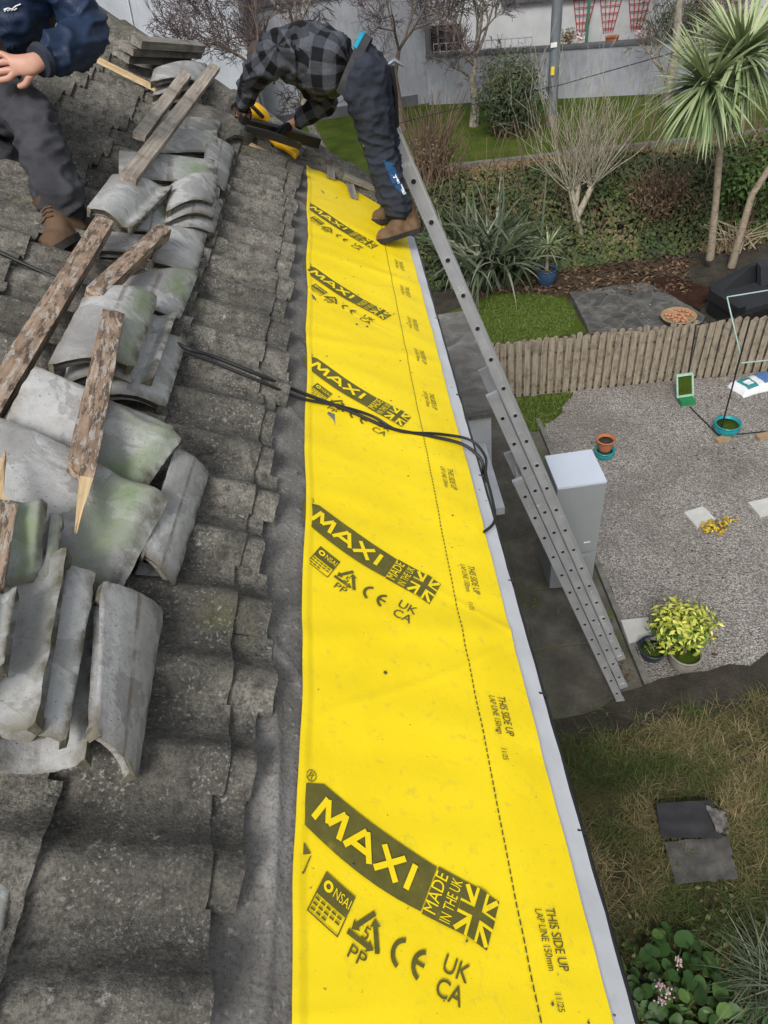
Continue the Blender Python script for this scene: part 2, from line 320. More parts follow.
# ------------------------------------------------------------------ mesh helpers
class MB:
    def __init__(s): s.v = []; s.f = []; s.mi = []; s.ti = []; s.uv = {}; s.sm = []
    def add(s, vs, fs, mi=0, tint=.5, smooth=False, uvs=None):
        o = len(s.v); s.v.extend([tuple(v) for v in vs])
        for i, f in enumerate(fs):
            if uvs: s.uv[len(s.f)] = [uvs[k] for k in f]
            s.f.append(tuple(k+o for k in f)); s.mi.append(mi); s.ti.append(tint); s.sm.append(smooth)
    def obox(s, c, ax, ay, az, mi=0, tint=.5):
        """box from centre and three half-axis vectors"""
        vs = [c+ax*i+ay*j+az*k for i in (-1, 1) for j in (-1, 1) for k in (-1, 1)]
        s.add(vs, [(0, 1, 3, 2), (4, 6, 7, 5), (0, 4, 5, 1), (2, 3, 7, 6), (0, 2, 6, 4), (1, 5, 7, 3)], mi, tint)
    def box(s, lo, hi, mi=0):
        lo = Vector(lo); hi = Vector(hi); c = (lo+hi)/2; h = (hi-lo)/2
        s.obox(c, Vector((h.x, 0, 0)), Vector((0, h.y, 0)), Vector((0, 0, h.z)), mi)
    def tube(s, pts, rad, n=8, mi=0, tint=.5, cap=True, smooth=True):
        pts = [Vector(p) for p in pts]; m = len(pts)
        if not hasattr(rad, '__len__'): rad = [rad]*m
        t0 = (pts[1]-pts[0]).normalized(); ref = Vector((0, 0, 1)) if abs(t0.z) < .9 else Vector((1, 0, 0))
        a = t0.cross(ref).normalized(); vs = []
        for i, p in enumerate(pts):
            t = (pts[min(i+1, m-1)]-pts[max(i-1, 0)]).normalized()
            a = (a-t*a.dot(t)); a = a.normalized() if a.length > 1e-6 else t.orthogonal().normalized(); b = t.cross(a)
            for k in range(n):
                w = 2*PI*k/n; vs.append(p+a*(math.cos(w)*rad[i])+b*(math.sin(w)*rad[i]))
        fs = [(i*n+k, i*n+(k+1) % n, (i+1)*n+(k+1) % n, (i+1)*n+k) for i in range(m-1) for k in range(n)]
        s.add(vs, fs, mi, tint, smooth)
        if cap: s.add(vs[:n], [tuple(range(n))[::-1]], mi, tint); s.add(vs[-n:], [tuple(range(n))], mi, tint)
    def lathe(s, c, prof, n=24, mi=0, axis=None, smooth=True, wob=0.0):
        c = Vector(c); vs = []
        q = Vector((0, 0, 1)).rotation_difference(Vector(axis)) if axis else None
        for r, z in prof:
            for k in range(n):
                w = 2*PI*k/n; p = Vector((r*math.cos(w), r*math.sin(w), z))
                if q: p = q@p
                vs.append(c+p)
        m = len(prof)
        s.add(vs, [(i*n+k, i*n+(k+1) % n, (i+1)*n+(k+1) % n, (i+1)*n+k) for i in range(m-1) for k in range(n)], mi, .5, smooth)
        s.add(vs[:n], [tuple(range(n))[::-1]], mi); s.add(vs[-n:], [tuple(range(n))], mi)
    def grid(s, fn, nu, nv, mi=0, smooth=True, tint=.5):
        vs = [fn(i/nu, j/nv) for i in range(nu+1) for j in range(nv+1)]; w = nv+1
        uv = [(i/nu, j/nv) for i in range(nu+1) for j in range(nv+1)]
        s.add(vs, [(i*w+j, (i+1)*w+j, (i+1)*w+j+1, i*w+j+1) for i in range(nu) for j in range(nv)], mi, tint, smooth, uv)
    def shell(s, fn, nu, nv, th, mi=0, emi=None, smooth=True):
        """closed sheet: fn(u,v) -> (top point, normal)"""
        top = []; bot = []; uv = []
        for i in range(nu+1):
            for j in range(nv+1):
                p, n = fn(i/nu, j/nv); top.append(p); bot.append(p-n*th); uv.append((i/nu, j/nv))
        w = nv+1; k = len(top); e = mi if emi is None else emi
        s.add(top+bot, [(i*w+j, (i+1)*w+j, (i+1)*w+j+1, i*w+j+1) for i in range(nu) for j in range(nv)] +
              [(k+i*w+j, k+i*w+j+1, k+(i+1)*w+j+1, k+(i+1)*w+j) for i in range(nu) for j in range(nv)], mi, .5, smooth, uv+uv)
        loop = [(i, 0) for i in range(nu)]+[(nu, j) for j in range(nv)]+[(i, nv) for i in range(nu, 0, -1)]+[(0, j) for j in range(nv, 0, -1)]
        L = [i*w+j for i, j in loop]; vs = [top[x] for x in L]+[bot[x] for x in L]; m = len(L)
        s.add(vs, [(x, m+x, m+(x+1) % m, (x+1) % m) for x in range(m)], e, .5, False, [uv[x] for x in L]*2)
    def poly(s, pts, th, up, mi=0):
        pts = [Vector(p) for p in pts]; n = len(pts); up = Vector(up)
        s.add(pts+[p-up*th for p in pts], [tuple(range(n)), tuple(range(2*n-1, n-1, -1))]+[(i, n+i, n+(i+1) % n, (i+1) % n) for i in range(n)], mi)
    def blade(s, p, d, L, w, droop, mi=0, tint=.5, seg=4, side=None, base=.5):
        """long arching leaf"""
        d = Vector(d).normalized(); sd = side or d.cross(Vector((0, 0, 1)))
        sd = sd.normalized() if sd.length > 1e-4 else Vector((1, 0, 0)); q = Vector(p); vs = []; st = L/seg
        for i in range(seg+1):
            t = i/seg; ww = w*(base+(1-base)*min(1, t*4))*(1-t**2.2)+.0005
            vs += [q-sd*ww*.5, q+sd*ww*.5]
            q = q+d*st; d = (d+Vector((0, 0, -droop/seg))).normalized()
        s.add(vs, [(2*i, 2*i+1, 2*i+3, 2*i+2) for i in range(seg)], mi, tint, True)
    def leaf(s, p, n, L, w, mi=0, tint=.5, fold=.25):
        n = Vector(n).normalized(); a = n.orthogonal().normalized(); a.rotate(Matrix.Rotation(random.uniform(0, 6.28), 3, n)); b = n.cross(a)
        p = Vector(p)
        vs = [p, p+a*L*.4+b*w*.5+n*fold*w, p+a*L-n*L*.12, p+a*L*.4-b*w*.5+n*fold*w, p+a*L*.5]
        s.add(vs, [(0, 4, 1), (1, 4, 2), (0, 3, 4), (3, 2, 4)], mi, tint, True)
    def build(s, name, mats, parent=None, weld=False):
        if not isinstance(mats, (list, tuple)): mats = [mats]
        me = bpy.data.meshes.new(name); off = parent['_loc'] if parent is not None and '_loc' in parent else None
        o_loc = Vector(off) if off is not None else None
        vs = s.v
        if o_loc is None and parent is None:
            a = np.array(vs); c = (a.min(0)+a.max(0))/2; c[2] = a[:, 2].min(); o_loc = Vector(c)
        base = np.array(vs)-np.array(o_loc)
        me.from_pydata(base.tolist(), [], s.f)
        for m in mats: me.materials.append(M[m])
        me.polygons.foreach_set('material_index', s.mi); me.polygons.foreach_set('use_smooth', s.sm)
        at = me.attributes.new('tint', 'FLOAT', 'FACE'); at.data.foreach_set('value', s.ti)
        if s.uv:
            ul = me.uv_layers.new(name='UVMap'); arr = np.zeros((len(me.loops), 2), dtype=np.float32); k = 0
            for i, f in enumerate(s.f):
                if i in s.uv: arr[k:k+len(f)] = s.uv[i]
                k += len(f)
            ul.data.foreach_set('uv', arr.ravel())
        me.update(); o = bpy.data.objects.new(name, me); C.objects.link(o)
        if parent is not None:
            o.parent = parent; o['_loc'] = list(o_loc)
            if parent.type == 'MESH' or parent.get('_root_is_mesh'): o.location = (0, 0, 0)
        else: o.location = o_loc; o['_loc'] = list(o_loc)
        return o
def tag(o, label=None, cat=None, group=None, kind=None):
    if label: o['label'] = label
    if cat: o['category'] = cat
    if group: o['group'] = group
    if kind: o['kind'] = kind
    return o
def thing(name, loc, label, cat, group=None):
    o = bpy.data.objects.new(name, None); o.empty_display_size = .1; C.objects.link(o); o.location = loc; o['_loc'] = list(loc)
    return tag(o, label, cat, group)
def structure(mb, name, mats): return tag(mb.build(name, mats), kind='structure')
def copy_tree(o, parent=None):
    c = o.copy(); C.objects.link(c)
    if parent is not None: c.parent = parent
    for ch in [x for x in bpy.data.objects if x.parent == o]: copy_tree(ch, c)
    return c
def mesh_obj(me, name, mats, parent):
    """link an existing mesh (world coordinates) as a part"""
    off = Vector(parent['_loc']); me.transform(Matrix.Translation(-off)); me.materials.clear(); me.name = name
    for m in (mats if isinstance(mats, (list, tuple)) else [mats]): me.materials.append(M[m])
    o = bpy.data.objects.new(name, me); C.objects.link(o); o.parent = parent; o['_loc'] = list(off); return o
def skin(J, E, root, sub=2, wr=0.0, wscale=9.0, seed=0.0):
    """one continuous limb surface grown round a skeleton. J: name -> (pos, radius or (rx, ry))"""
    names = list(J); idx = {n: i for i, n in enumerate(names)}
    me = bpy.data.meshes.new('sk'); me.from_pydata([tuple(J[n][0]) for n in names], [(idx[a], idx[b]) for a, b in E], [])
    o = bpy.data.objects.new('sk', me); C.objects.link(o)
    md = o.modifiers.new('s', 'SKIN'); md.use_smooth_shade = True
    for i, n in enumerate(names):
        sv = me.skin_vertices[0].data[i]; r = J[n][1]; sv.radius = r if hasattr(r, '__len__') else (r, r); sv.use_root = (n == root)
    sb = o.modifiers.new('d', 'SUBSURF'); sb.levels = sub; sb.render_levels = sub
    dg = bpy.context.evaluated_depsgraph_get(); dg.update()
    r = bpy.data.meshes.new_from_object(o.evaluated_get(dg)); bpy.data.objects.remove(o)
    if wr:
        ns = [v.normal.copy() for v in r.vertices]
        for v, n in zip(r.vertices, ns):
            q_ = Vector((v.co.x*.75, v.co.y*.75, v.co.z*1.5)); k = (1-abs(nz(q_, wscale, seed))*2.4)**3; k2 = nz(q_, wscale*2.3, seed+5)
            v.co += n*wr*(k*.8+k2*.5)
    for p in r.polygons: p.use_smooth = True
    r.update(); return r
def bone_uv(me, bones):
    """UV in metres: along the nearest bone and round it"""
    ul = me.uv_layers.new(name='UVMap') if not me.uv_layers else me.uv_layers[0]
    fr = []
    for i, (a, b, ref, vofs, rad) in enumerate(bones):
        a = Vector(a); b = Vector(b); t = (b-a); L = t.length; t /= L; x = Vector(ref); x = (x-t*x.dot(t)).normalized(); fr.append((a, t, L, x, t.cross(x), vofs, rad))
    for p in me.polygons:
        c = p.center; best = None
        for f in fr:
            q = c-f[0]; k = max(0, min(f[2], q.dot(f[1]))); d = (q-f[1]*k).length
            if best is None or d < best[0]: best = (d, f)
        f = best[1]; R = f[6]; a0 = None
        for li in p.loop_indices:
            q = me.vertices[me.loops[li].vertex_index].co-f[0]; al = q.dot(f[1]); an = math.atan2(q.dot(f[4]), q.dot(f[3]))
            if a0 is None: a0 = an
            while an-a0 > PI: an -= 2*PI
            while an-a0 < -PI: an += 2*PI
            ul.data[li].uv = (al+f[5]+10, an*R+10)
def boot(name, parent, heel, toe, up, mats, h=.13, w=.10, label=None):
    """laced work boot: sole, upper and laces"""
    heel = Vector(heel); toe = Vector(toe); d = toe-heel; L = d.length; d /= L; up = (Vector(up)-d*Vector(up).dot(d)).normalized(); sd = d.cross(up)
    wid = lambda t: w*(.62+.38*sstep(0, .15, t) - .16*math.exp(-((t-.42)/.13)**2) - .55*max(0, (t-.78)/.22)**2)*.5
    hgt = lambda t: lerp(h, .055, sstep(.30, .80, t))*(1-.45*max(0, (t-.86)/.14)**2)
    b = MB()
    def up_fn(i, j):
        t = i; a = PI*(j)
        x = wid(t)*math.cos(a)*(1.0 if math.sin(a) < .6 else .93); z = hgt(t)*math.sin(a)**.62+.022
        if t < .36: x *= lerp(1, .82, math.sin(a))
        return heel+d*(L*t+ (0.012*math.sin(a) if t < .05 else 0))+sd*x+up*z
    b.grid(up_fn, 22, 12)
    for t in (0.0, 1.0):
        ring = [up_fn(t, j/12) for j in range(13)]; b.add(ring, [tuple(range(13))])
    ank = heel+d*(L*.20); b.tube([ank+up*(h*.75), ank+up*(h*1.0), ank+up*(h*1.45)], [.046, .05, .056], 14)
    o = b.build(name, [mats[0]], parent)
    s = MB(); n = 20; out = []
    for k in range(n+1): t = k/n; out.append(heel+d*(L*(t*1.02-.01))+sd*(wid(min(1, t))+.006))
    for k in range(n, -1, -1): t = k/n; out.append(heel+d*(L*(t*1.02-.01))-sd*(wid(min(1, t))+.006))
    s.poly([p+up*.026 for p in out], .026, up); s.build('sole', [mats[1]], o)
    lc = MB()
    for k in range(4):
        t = .34+k*.07; p = heel+d*(L*t)+up*(hgt(t)+.026)
        lc.tube([p-sd*.026-up*.006, p+up*.002, p+sd*.026-up*.006+d*.012], .0035, 5)
    lc.build('laces', [mats[2]], o)
    return o
simple('pebble', (.34, .32, .30), .85, .5, 9, bump=0)
simple('red_leaf', (.10, .015, .018), .6, .4, 9, bump=0)
simple('crumb', (.07, .06, .045), .95, .5, 30, bump=0)
simple('post_green', (.05, .17, .11), .5, .2, bump=0)
# ------------------------------------------------------------------ the house being re-roofed
def hipY(s): return 5.26-.63*(s+.1)
house = thing('house', (0, 1.5, 0), 'two storey house with weathered concrete roof half stripped for new underlay', 'house')
m = MB(); m.box((-6.0, -2.2, 0), (.04, 4.2, 5.45)); m.build('wall', 'house_render', house)
# boarding under the felt, and the far hip plane
m = MB()
dk = [rp(-4.5, -2.2, -.03), rp(1.12, -2.2, -.03), rp(1.12, hipY(1.12), -.03), rp(-4.5, hipY(-4.5), -.03)]
m.poly(dk, .06, RN)
e = rp(1.12, hipY(1.12), -.03); hp = rp(-4.5, hipY(-4.5), -.03)
m.add([e, Vector((hp.x, e.y, e.z)), hp], [(0, 1, 2)])
roof = m.build('roof', 'tile_edge', house)
# old felt left showing between the tiles and the new sheet
def felt_fn(i, j):
    s = lerp(-.02, .56, i); y = lerp(-.9, 4.82, j)
    return rp(s, min(y, hipY(s)-.05), .004+.008*nz((s*3, y*2, 0), 1.5)+.006*nz((s, y*.4, 3), 9)+.012*math.exp(-((s-.36-.03*math.sin(y*3))/.010)**2)*(1 if y < 1 else .4)+.008*math.exp(-((math.sin(y*6.1+s*9))/.13)**2)*sstep(-.1, .3, nz((s*6, y*3, 5), 1)))
m = MB(); m.grid(felt_fn, 60, 420, 0); tag(m.build('underlay_felt', 'old_grey_felt', roof), 'old grey roofing felt, smudged and creased')
# tile courses
PR = .198
def prof(t):
    x = (t+.16) % 1.0
    return .048*(.5-.5*math.cos(2*PI*(x-.10*math.sin(2*PI*x)/2)))
def drift(y): return .0135*(y-2.3)
def course(name, s0, s1, y0, y1, seed, lift=0.0, jag=.012, gone=None):
    """one course of side lapped tiles: every roll is its own lip, so edges stay crisp"""
    m = MB(); sub = 12; rnd = random.Random(seed); nu = 8
    n0 = int(math.floor(y0/PR)); n1 = int(math.ceil(y1/PR))
    for k in range(n0, n1):
        if k*PR > hipY(s0)-.02: break
        dl = rnd.uniform(-.001, .003) if k % 2 == 0 else 0; ds = rnd.gauss(0, jag); tw = rnd.uniform(-.014, .014)
        if k % 2: dl = dl*.4; 
        if gone: ds -= gone(k*PR)
        def pt(i, q, dz=0.0, back=0.0):
            t = i/nu; x = q/sub; y = k*PR+PR*x; s = lerp(s0, s1+ds+tw*(x-.5), t)+drift(y)-back
            if i == nu: s += .004*nz((y*16, t, seed), 2)+.0025*nz((y*60, t, seed), 2)
            l = lift+prof(x)+dl+.008+.030*t+.0045*nz((s*9, y*9, seed), 2)+.0018*nz((s*40, y*40, seed), 1)-(.0035 if i == nu else 0)+dz
            return rp(s, min(y, hipY(s)-.03), l)
        top = [pt(i, q) for q in range(sub+1) for i in range(nu+1)]; w = nu+1
        m.add(top, [(q*w+i, q*w+i+1, (q+1)*w+i+1, (q+1)*w+i) for q in range(sub) for i in range(nu)], 0, .5, True)
        e = [pt(nu, q) for q in range(sub+1)]; e2 = [pt(nu, q, -.015, .002) for q in range(sub+1)]
        m.add(e+e2, [(q, sub+1+q, sub+2+q, q+1) for q in range(sub)])
        for q in ((0, sub) if k % 2 == 0 else (sub,)):
            f = [pt(i, q) for i in range(nu+1)]; f2 = [pt(i, q, -.015) for i in range(nu+1)]
            m.add(f+f2, [(i, i+1, nu+2+i, nu+1+i) for i in range(nu)])
    return m.build(name, 'weathered_tile', roof)
GA = .285
course('tile_course', .05, .357, .40, 4.80, 3, -.012, .014, lambda y: .0 if y > .36 else .3)
tops = [.285, .003]
k = 0
for k in range(15):
    s1 = .285-GA*k
    course('tile_course', s1-GA-.07, s1, -1.6, 9.0, 10+k, 0, .013)
# eave: plastic tray, gutter, brackets
m = MB()
m.grid(lambda i, j: rp(lerp(1.0, 1.165, i), lerp(-1.4, hipY(1.1)-.25, j), -.012+.004*nz((i, j*30, 2), 2)), 6, 120)
m.grid(lambda i, j: rp(1.165, lerp(-1.4, hipY(1.1)-.25, j), -.012+.004*nz((1, j*30, 2), 2)-.03*i), 1, 120)
m.build('eaves_tray', 'white_plastic', house)
m = MB(); gy = hipY(1.1)-.1; gc = rp(1.145, 0, -.05)
def gut(i, j):
    a = PI*i; return Vector((gc.x-.02+.062*math.cos(a)-.01, lerp(-1.4, gy, j), gc.z-.004-.062*math.sin(a)))
m.grid(gut, 12, 20)
m.tube([rp(1.174, -1.4, -.026), rp(1.174, gy, -.026)], .011, 8)
gu = m.build('gutter', 'black_plastic', house)
for y in (.62, 1.0, 1.42, 1.95, 2.5, 3.2):
    b = MB(); c = rp(1.172, y, -.02); b.obox(c, RS*.006, Vector((0, .010, 0)), RN*.009); b.tube([c-RS*.018+RN*.008, c+RN*.006], .003, 6)
    b.build('gutter_bracket', 'black_plastic', gu)
# hip tiles: lower ones loose along the far edge
for k in range(14):
    s = 1.12-k*.40
    b = MB(); a = rp(s, hipY(s), .035); c = rp(s-.43, hipY(s-.43), .055); ax = (c-a).normalized(); side = Vector((0, 0, 1)).cross(ax).normalized(); upv = ax.cross(side)
    if upv.z < 0: upv = -upv
    b.shell(lambda i, j: (a+(c-a)*i+side*.10*math.cos(PI*(.08+.84*j))+upv*(.085*math.sin(PI*(.08+.84*j))-.03+.004*nz((i*4, j*3, k), 2)), (side*math.cos(PI*(.08+.84*j))+upv*math.sin(PI*(.08+.84*j)))), 5, 10, .014)
    b.build('hip_tile', 'weathered_tile', roof)

# ------------------------------------------------------------------ yellow membrane and its print
def mem_l(s, y):
    w = .010+.007*nz((s*1.2, y*1.2, 1), 1.6)+.004*nz((s*2, y*5, 7), 2)
    for yy, am, sl in ((1.12, .003, .25), (1.75, .0025, -.2), (2.62, .004, .3), (3.45, .003, .15)):
        d = (y-yy-(s-.8)*sl)/.035; w += am*math.exp(-d*d)
    for yy, am, sl in ((.98, .0035, .55), (1.30, .003, -.35), (2.02, .004, .42), (2.85, .0035, -.3), (3.25, .003, .6), (3.62, .004, .2), (.30, .003, .15), (1.62, .003, .9)):
        d = (y-yy-(s-.8)*sl+.01*math.sin(s*9+yy*7))/.010; w += .65*am*math.exp(-d*d)*sstep(-.2, .25, nz((s*2.5, yy*9, 2), 1))
    if s > .96: w -= .10*(s-.96)**1.3
    return w
def left_edge(y): return np.interp(y, [-1.5, .24, .43, .75, 1.3, 2.1, 3.4, 5], [.405, .424, .428, .436, .444, .448, .451, .45])+.004*math.sin(y*9)+.003*nz((y*6, 0, 0))
def top_edge(s): return 4.72-.30*(s-.45)+.05*nz((s*7, 1, 4), 1)+.02*math.sin(s*37)
def right_edge(y): return 1.100+.004*nz((y*3, 5, 0), 1)
def mem(i, j):
    y = lerp(-1.3, 4.75, j); s = lerp(left_edge(y), right_edge(y), i); yy = lerp(-1.3, top_edge(s), j)
    l = mem_l(s, yy)
    if i < .03: l += .004
    return rp(s, yy, l)
m = MB(); m.grid(mem, 80, 560)
memb = tag(m.build('roofing_membrane', 'yellow_membrane'), 'bright yellow printed roofing membrane laid along the eave of the roof', 'membrane')
memb['_root_is_mesh'] = 1
def on_mem(pts2, lift=.0028): return [rp(s, y, mem_l(s, y)+lift) for s, y in pts2]
_font_cache = {}
def text_poly(txt, size=1.0, shear=0.0, sx=1.0, bold=0.0):
    key = (txt, bold)
    if key not in _font_cache:
        cu = bpy.data.curves.new('t', 'FONT'); cu.body = txt; cu.size = 1.0; cu.resolution_u = 3; cu.offset = bold
        o = bpy.data.objects.new('t', cu); C.objects.link(o); dg = bpy.context.evaluated_depsgraph_get(); dg.update()
        me = bpy.data.meshes.new_from_object(o.evaluated_get(dg)); vs = [(v.co.x, v.co.y) for v in me.vertices]; fs = [tuple(p.vertices) for p in me.polygons]
        bpy.data.objects.remove(o); _font_cache[key] = (vs, fs)
    vs, fs = _font_cache[key]; x0 = min(v[0] for v in vs); x1 = max(v[0] for v in vs)
    return [((x-x0)*size*sx+y*size*shear, y*size) for x, y in vs], fs, (x1-x0)*size*sx
# banner frame: x along the swoosh, y across; origin at its left tip
BA = Vector((.866, -.5)); BB = Vector((.5, .866))
def banner_pt(o, x, y):
    cx = x; bow = .030*math.sin(PI*min(1, x/.44))*(1 if True else 0)
    p = Vector(o)+BA*cx+BB*(y-bow*.75)
    return (p.x, p.y)
def put(m, pts, fs, o, dx, dy, lift, rot=0.0, raw=None):
    f = raw or banner_pt; c, s = math.cos(rot), math.sin(rot)
    q = [f(o, dx+x*c-y*s, dy+x*s+y*c) for x, y in pts]
    m.add(on_mem(q, lift), fs)
def strip(m, o, top, bot, lift, n=None):
    """filled shape between two matching polylines"""
    a = [banner_pt(o, *p) for p in top]; b = [banner_pt(o, *p) for p in bot]; k = len(a)
    m.add(on_mem(a+b, lift), [(i, k+i, k+i+1, i+1) for i in range(k-1)])
def dense(a, b, n): return [(lerp(a[0], b[0], i/n), lerp(a[1], b[1], i/n)) for i in range(n+1)]
def arc_ring(cx, cy, r0, r1, a0, a1, n=14):
    vs = []; 
    for i in range(n+1):
        a = lerp(a0, a1, i/n); vs += [(cx+r0*math.cos(a), cy+r0*math.sin(a)), (cx+r1*math.cos(a), cy+r1*math.sin(a))]
    return vs, [(2*i, 2*i+1, 2*i+3, 2*i+2) for i in range(n)]
def make_print(y0):
    o = (.432, y0+.030); L1, L2 = .003, .0046
    dark = MB(); yel = MB()
    HT = lambda x: .046+.006*math.sin(PI*min(1, x/.4))
    xs = [.045+.29*i/26 for i in range(27)]
    strip(dark, o, [(.0, .013)]+[(x, HT(x)) for x in xs], [(.0, .008)]+[(x, -HT(x)) for x in xs], L1)     # pointed swoosh
    strip(dark, o, [(.338+.066*i/6, .052) for i in range(7)], [(.338+.066*i/6, -.052) for i in range(7)], L1)
    # union flag, dark with light saltire and cross edges
    X0, X1, Y = .404, .486, .052
    n = 6
    strip(dark, o, dense((X0, Y), (X1, Y), n), dense((X0, -Y), (X1, -Y), n), L1)
    def line(p, q, w, z):
        a = Vector(q)-Vector(p); a.normalize(); b = Vector((-a.y, a.x))*w/2; P = dense(p, q, 8)
        strip(yel if z else dark, o, [(x+b.x, y+b.y) for x, y in P], [(x-b.x, y-b.y) for x, y in P], L2 if z == 1 else L2+.0012)
    line((X0+.004, Y-.004), (X1-.004, -Y+.004), .010, 1); line((X0+.004, -Y+.004), (X1-.004, Y-.004), .010, 1)
    xm = (X0+X1)/2
    line((X0, 0), (X1, 0), .030, 1); line((xm, Y), (xm, -Y), .030, 1)
    line((X0, 0), (X1, 0), .017, 0); line((xm, Y), (xm, -Y), .017, 0)
    yel.build('printed_flag', 'yellow_membrane', memb); yel = MB()
    # lettering
    cnt = [0]
    def stroke(p, q, w):
        a = Vector(q)-Vector(p); a.normalize(); b = Vector((-a.y, a.x))*w/2; P = dense(p, q, 5); cnt[0] += 1
        strip(yel, o, [(x+b.x, y+b.y) for x, y in P], [(x-b.x, y-b.y) for x, y in P], L2+.00012*cnt[0])
    bt, tp, sw = -.026, .028, .0125
    for p, q in (((.060, bt), (.068, tp)), ((.070, tp), (.092, bt+.012)), ((.092, bt+.012), (.116, tp)), ((.118, tp), (.126, bt)),
                 ((.140, bt), (.170, tp)), ((.172, tp), (.202, bt)), ((.150, -.010), (.192, -.010)),
                 ((.214, bt), (.266, tp)), ((.214, tp), (.266, bt)), ((.290, bt), (.290, tp))): stroke(p, q, sw)
    pts, fs, w = text_poly('MADE', .040, 0, 1, 0.0); k = .086/w
    yel.build('printed_lettering', 'yellow_membrane', memb); yel = MB()
    put(yel, [(x*k, y) for x, y in pts], fs, o, .364, -.043, L2, PI/2)
    yel.build('printed_lettering', 'yellow_membrane', memb); yel = MB()
    pts, fs, w = text_poly('IN THE UK', .034, 0, 1, 0.0); k = .094/w
    put(yel, [(x*k, y) for x, y in pts], fs, o, .397, -.047, L2, PI/2)
    yel.build('printed_lettering', 'yellow_membrane', memb); yel = MB()
    pts, fs, w = text_poly('\u00ae', .034); put(dark, pts, fs, o, .0, .03, L1)
    o_up = o; q_ = Vector(o)+BA*.058+BB*-.020; o = (q_.x, q_.y)
    # certificate box, two lines of small print
    strip(dark, o, dense((.075, -.077), (.148, -.077), 5), dense((.075, -.118), (.148, -.118), 5), L1)
    for a, b in (((.075, -.118), (.148, -.118)), ((.075, -.155), (.148, -.155))):
        strip(dark, o, dense(a, b, 4), dense((a[0], a[1]-.0025), (b[0], b[1]-.0025), 4), L1)
    for x in (.075, .146): strip(dark, o, [(x, -.118), (x+.0025, -.118)], [(x, -.157), (x+.0025, -.157)], L1)
    pts, fs, w = text_poly('NSAI', .026, 0, 1, .0); put(yel, [(x*.038/w, y) for x, y in pts], fs, o, .107, -.106, L2)
    yel.build('printed_lettering', 'yellow_membrane', memb); yel = MB()
    vs, fs = arc_ring(.092, -.097, .005, .0105, 0, 2*PI); put(yel, vs, fs, o, 0, 0, L2)
    for j in range(3):
        for q in range(5 if j < 2 else 3): strip(dark, o, dense((.079+q*.013, -.126-j*.010), (.079+q*.013+.010, -.126-j*.010), 2), dense((.079+q*.013, -.130-j*.010), (.079+q*.013+.010, -.130-j*.010), 2), L1)
    # recycling triangle with 5 and PP
    cx, cy, r = .194, -.117, .038
    for q in range(3):
        a0 = PI/2+q*2*PI/3; a = (cx+r*math.cos(a0), cy+r*math.sin(a0)); b = (cx+r*math.cos(a0+2*PI/3), cy+r*math.sin(a0+2*PI/3))
        d = Vector((b[0]-a[0], b[1]-a[1])); nn = Vector((-d.y, d.x)).normalized()*.0048
        p0 = Vector(a)+d*.16; p1 = Vector(a)+d*.66; p2 = Vector(a)+d*.88
        dark.add(on_mem([banner_pt(o, *(p0+nn)), banner_pt(o, *(p0-nn)), banner_pt(o, *(p1-nn)), banner_pt(o, *(p1+nn))], L1), [(0, 1, 2, 3)])
        dark.add(on_mem([banner_pt(o, *(p1+nn*2.3)), banner_pt(o, *(p1-nn*2.3)), banner_pt(o, *p2)], L1), [(0, 1, 2)])
        e0 = Vector(a)-d*.02
        dark.add(on_mem([banner_pt(o, *(e0+nn)), banner_pt(o, *(e0-nn)), banner_pt(o, *(p0-nn)), banner_pt(o, *(p0+nn))], L1), [(0, 1, 2, 3)])
    pts, fs, w = text_poly('5', .034, 0, 1, .0); put(dark, pts, fs, o, cx-w/2, cy-.013, L1)
    pts, fs, w = text_poly('PP', .034, 0, 1, .004); put(dark, [(x*.036/w, y) for x, y in pts], fs, o, .177, -.172, L1)
    # CE mark
    for cx in (.268, .312):
        vs, fs = arc_ring(cx+.01, -.112, .0215, .030, PI*.62, PI*1.40, 16); put(dark, vs, fs, o, 0, 0, L1)
    strip(dark, o, dense((.296, -.1085), (.318, -.1085), 2), dense((.296, -.1155), (.318, -.1155), 2), L1)
    # UK over CA
    pts, fs, w = text_poly('UK', .047, 0, 1, .008); put(dark, [(x*.055/w, y) for x, y in pts], fs, o, .352, -.103, L1)
    pts, fs, w = text_poly('CA', .047, 0, 1, .008); put(dark, [(x*.055/w, y) for x, y in pts], fs, o, .352, -.146, L1)
    dark.build('printed_mark', 'grey_ink', memb); yel.build('printed_lettering', 'yellow_membrane', memb)
# the row of the print above just shows at the left edge
for y0 in (.555, 1.425, 2.27, 3.11, 3.94):
    m = MB(); L = lambda y: left_edge(y)+.002
    m.add(on_mem([(L(y0), y0), (L(y0-.05), y0-.05), (.462, y0-.045)], .0031), [(0, 1, 2)])
    m.add(on_mem([(L(y0-.055), y0-.055), (L(y0-.085), y0-.085), (.448, y0-.082), (.462, y0-.049), (.459, y0-.050), (.446, y0-.078), (L(y0-.081), y0-.081), (L(y0-.058), y0-.058)], .0034), [(0, 7, 6, 1), (6, 5, 2, 1), (5, 4, 3, 2)])
    m.build('printed_mark', 'grey_ink', memb)
    m = MB(); m.add(on_mem([(L(y0+.155), y0+.155), (L(y0+.13), y0+.13), (.452, y0+.145)], .0033), [(0, 1, 2)]); m.build('printed_mark', 'grey_ink', memb)
for y0 in (.610, 1.482, 2.330, 3.168, 3.995): make_print(y0)
edge_raw = lambda o, x, y: (o[0]+y, o[1]-x)
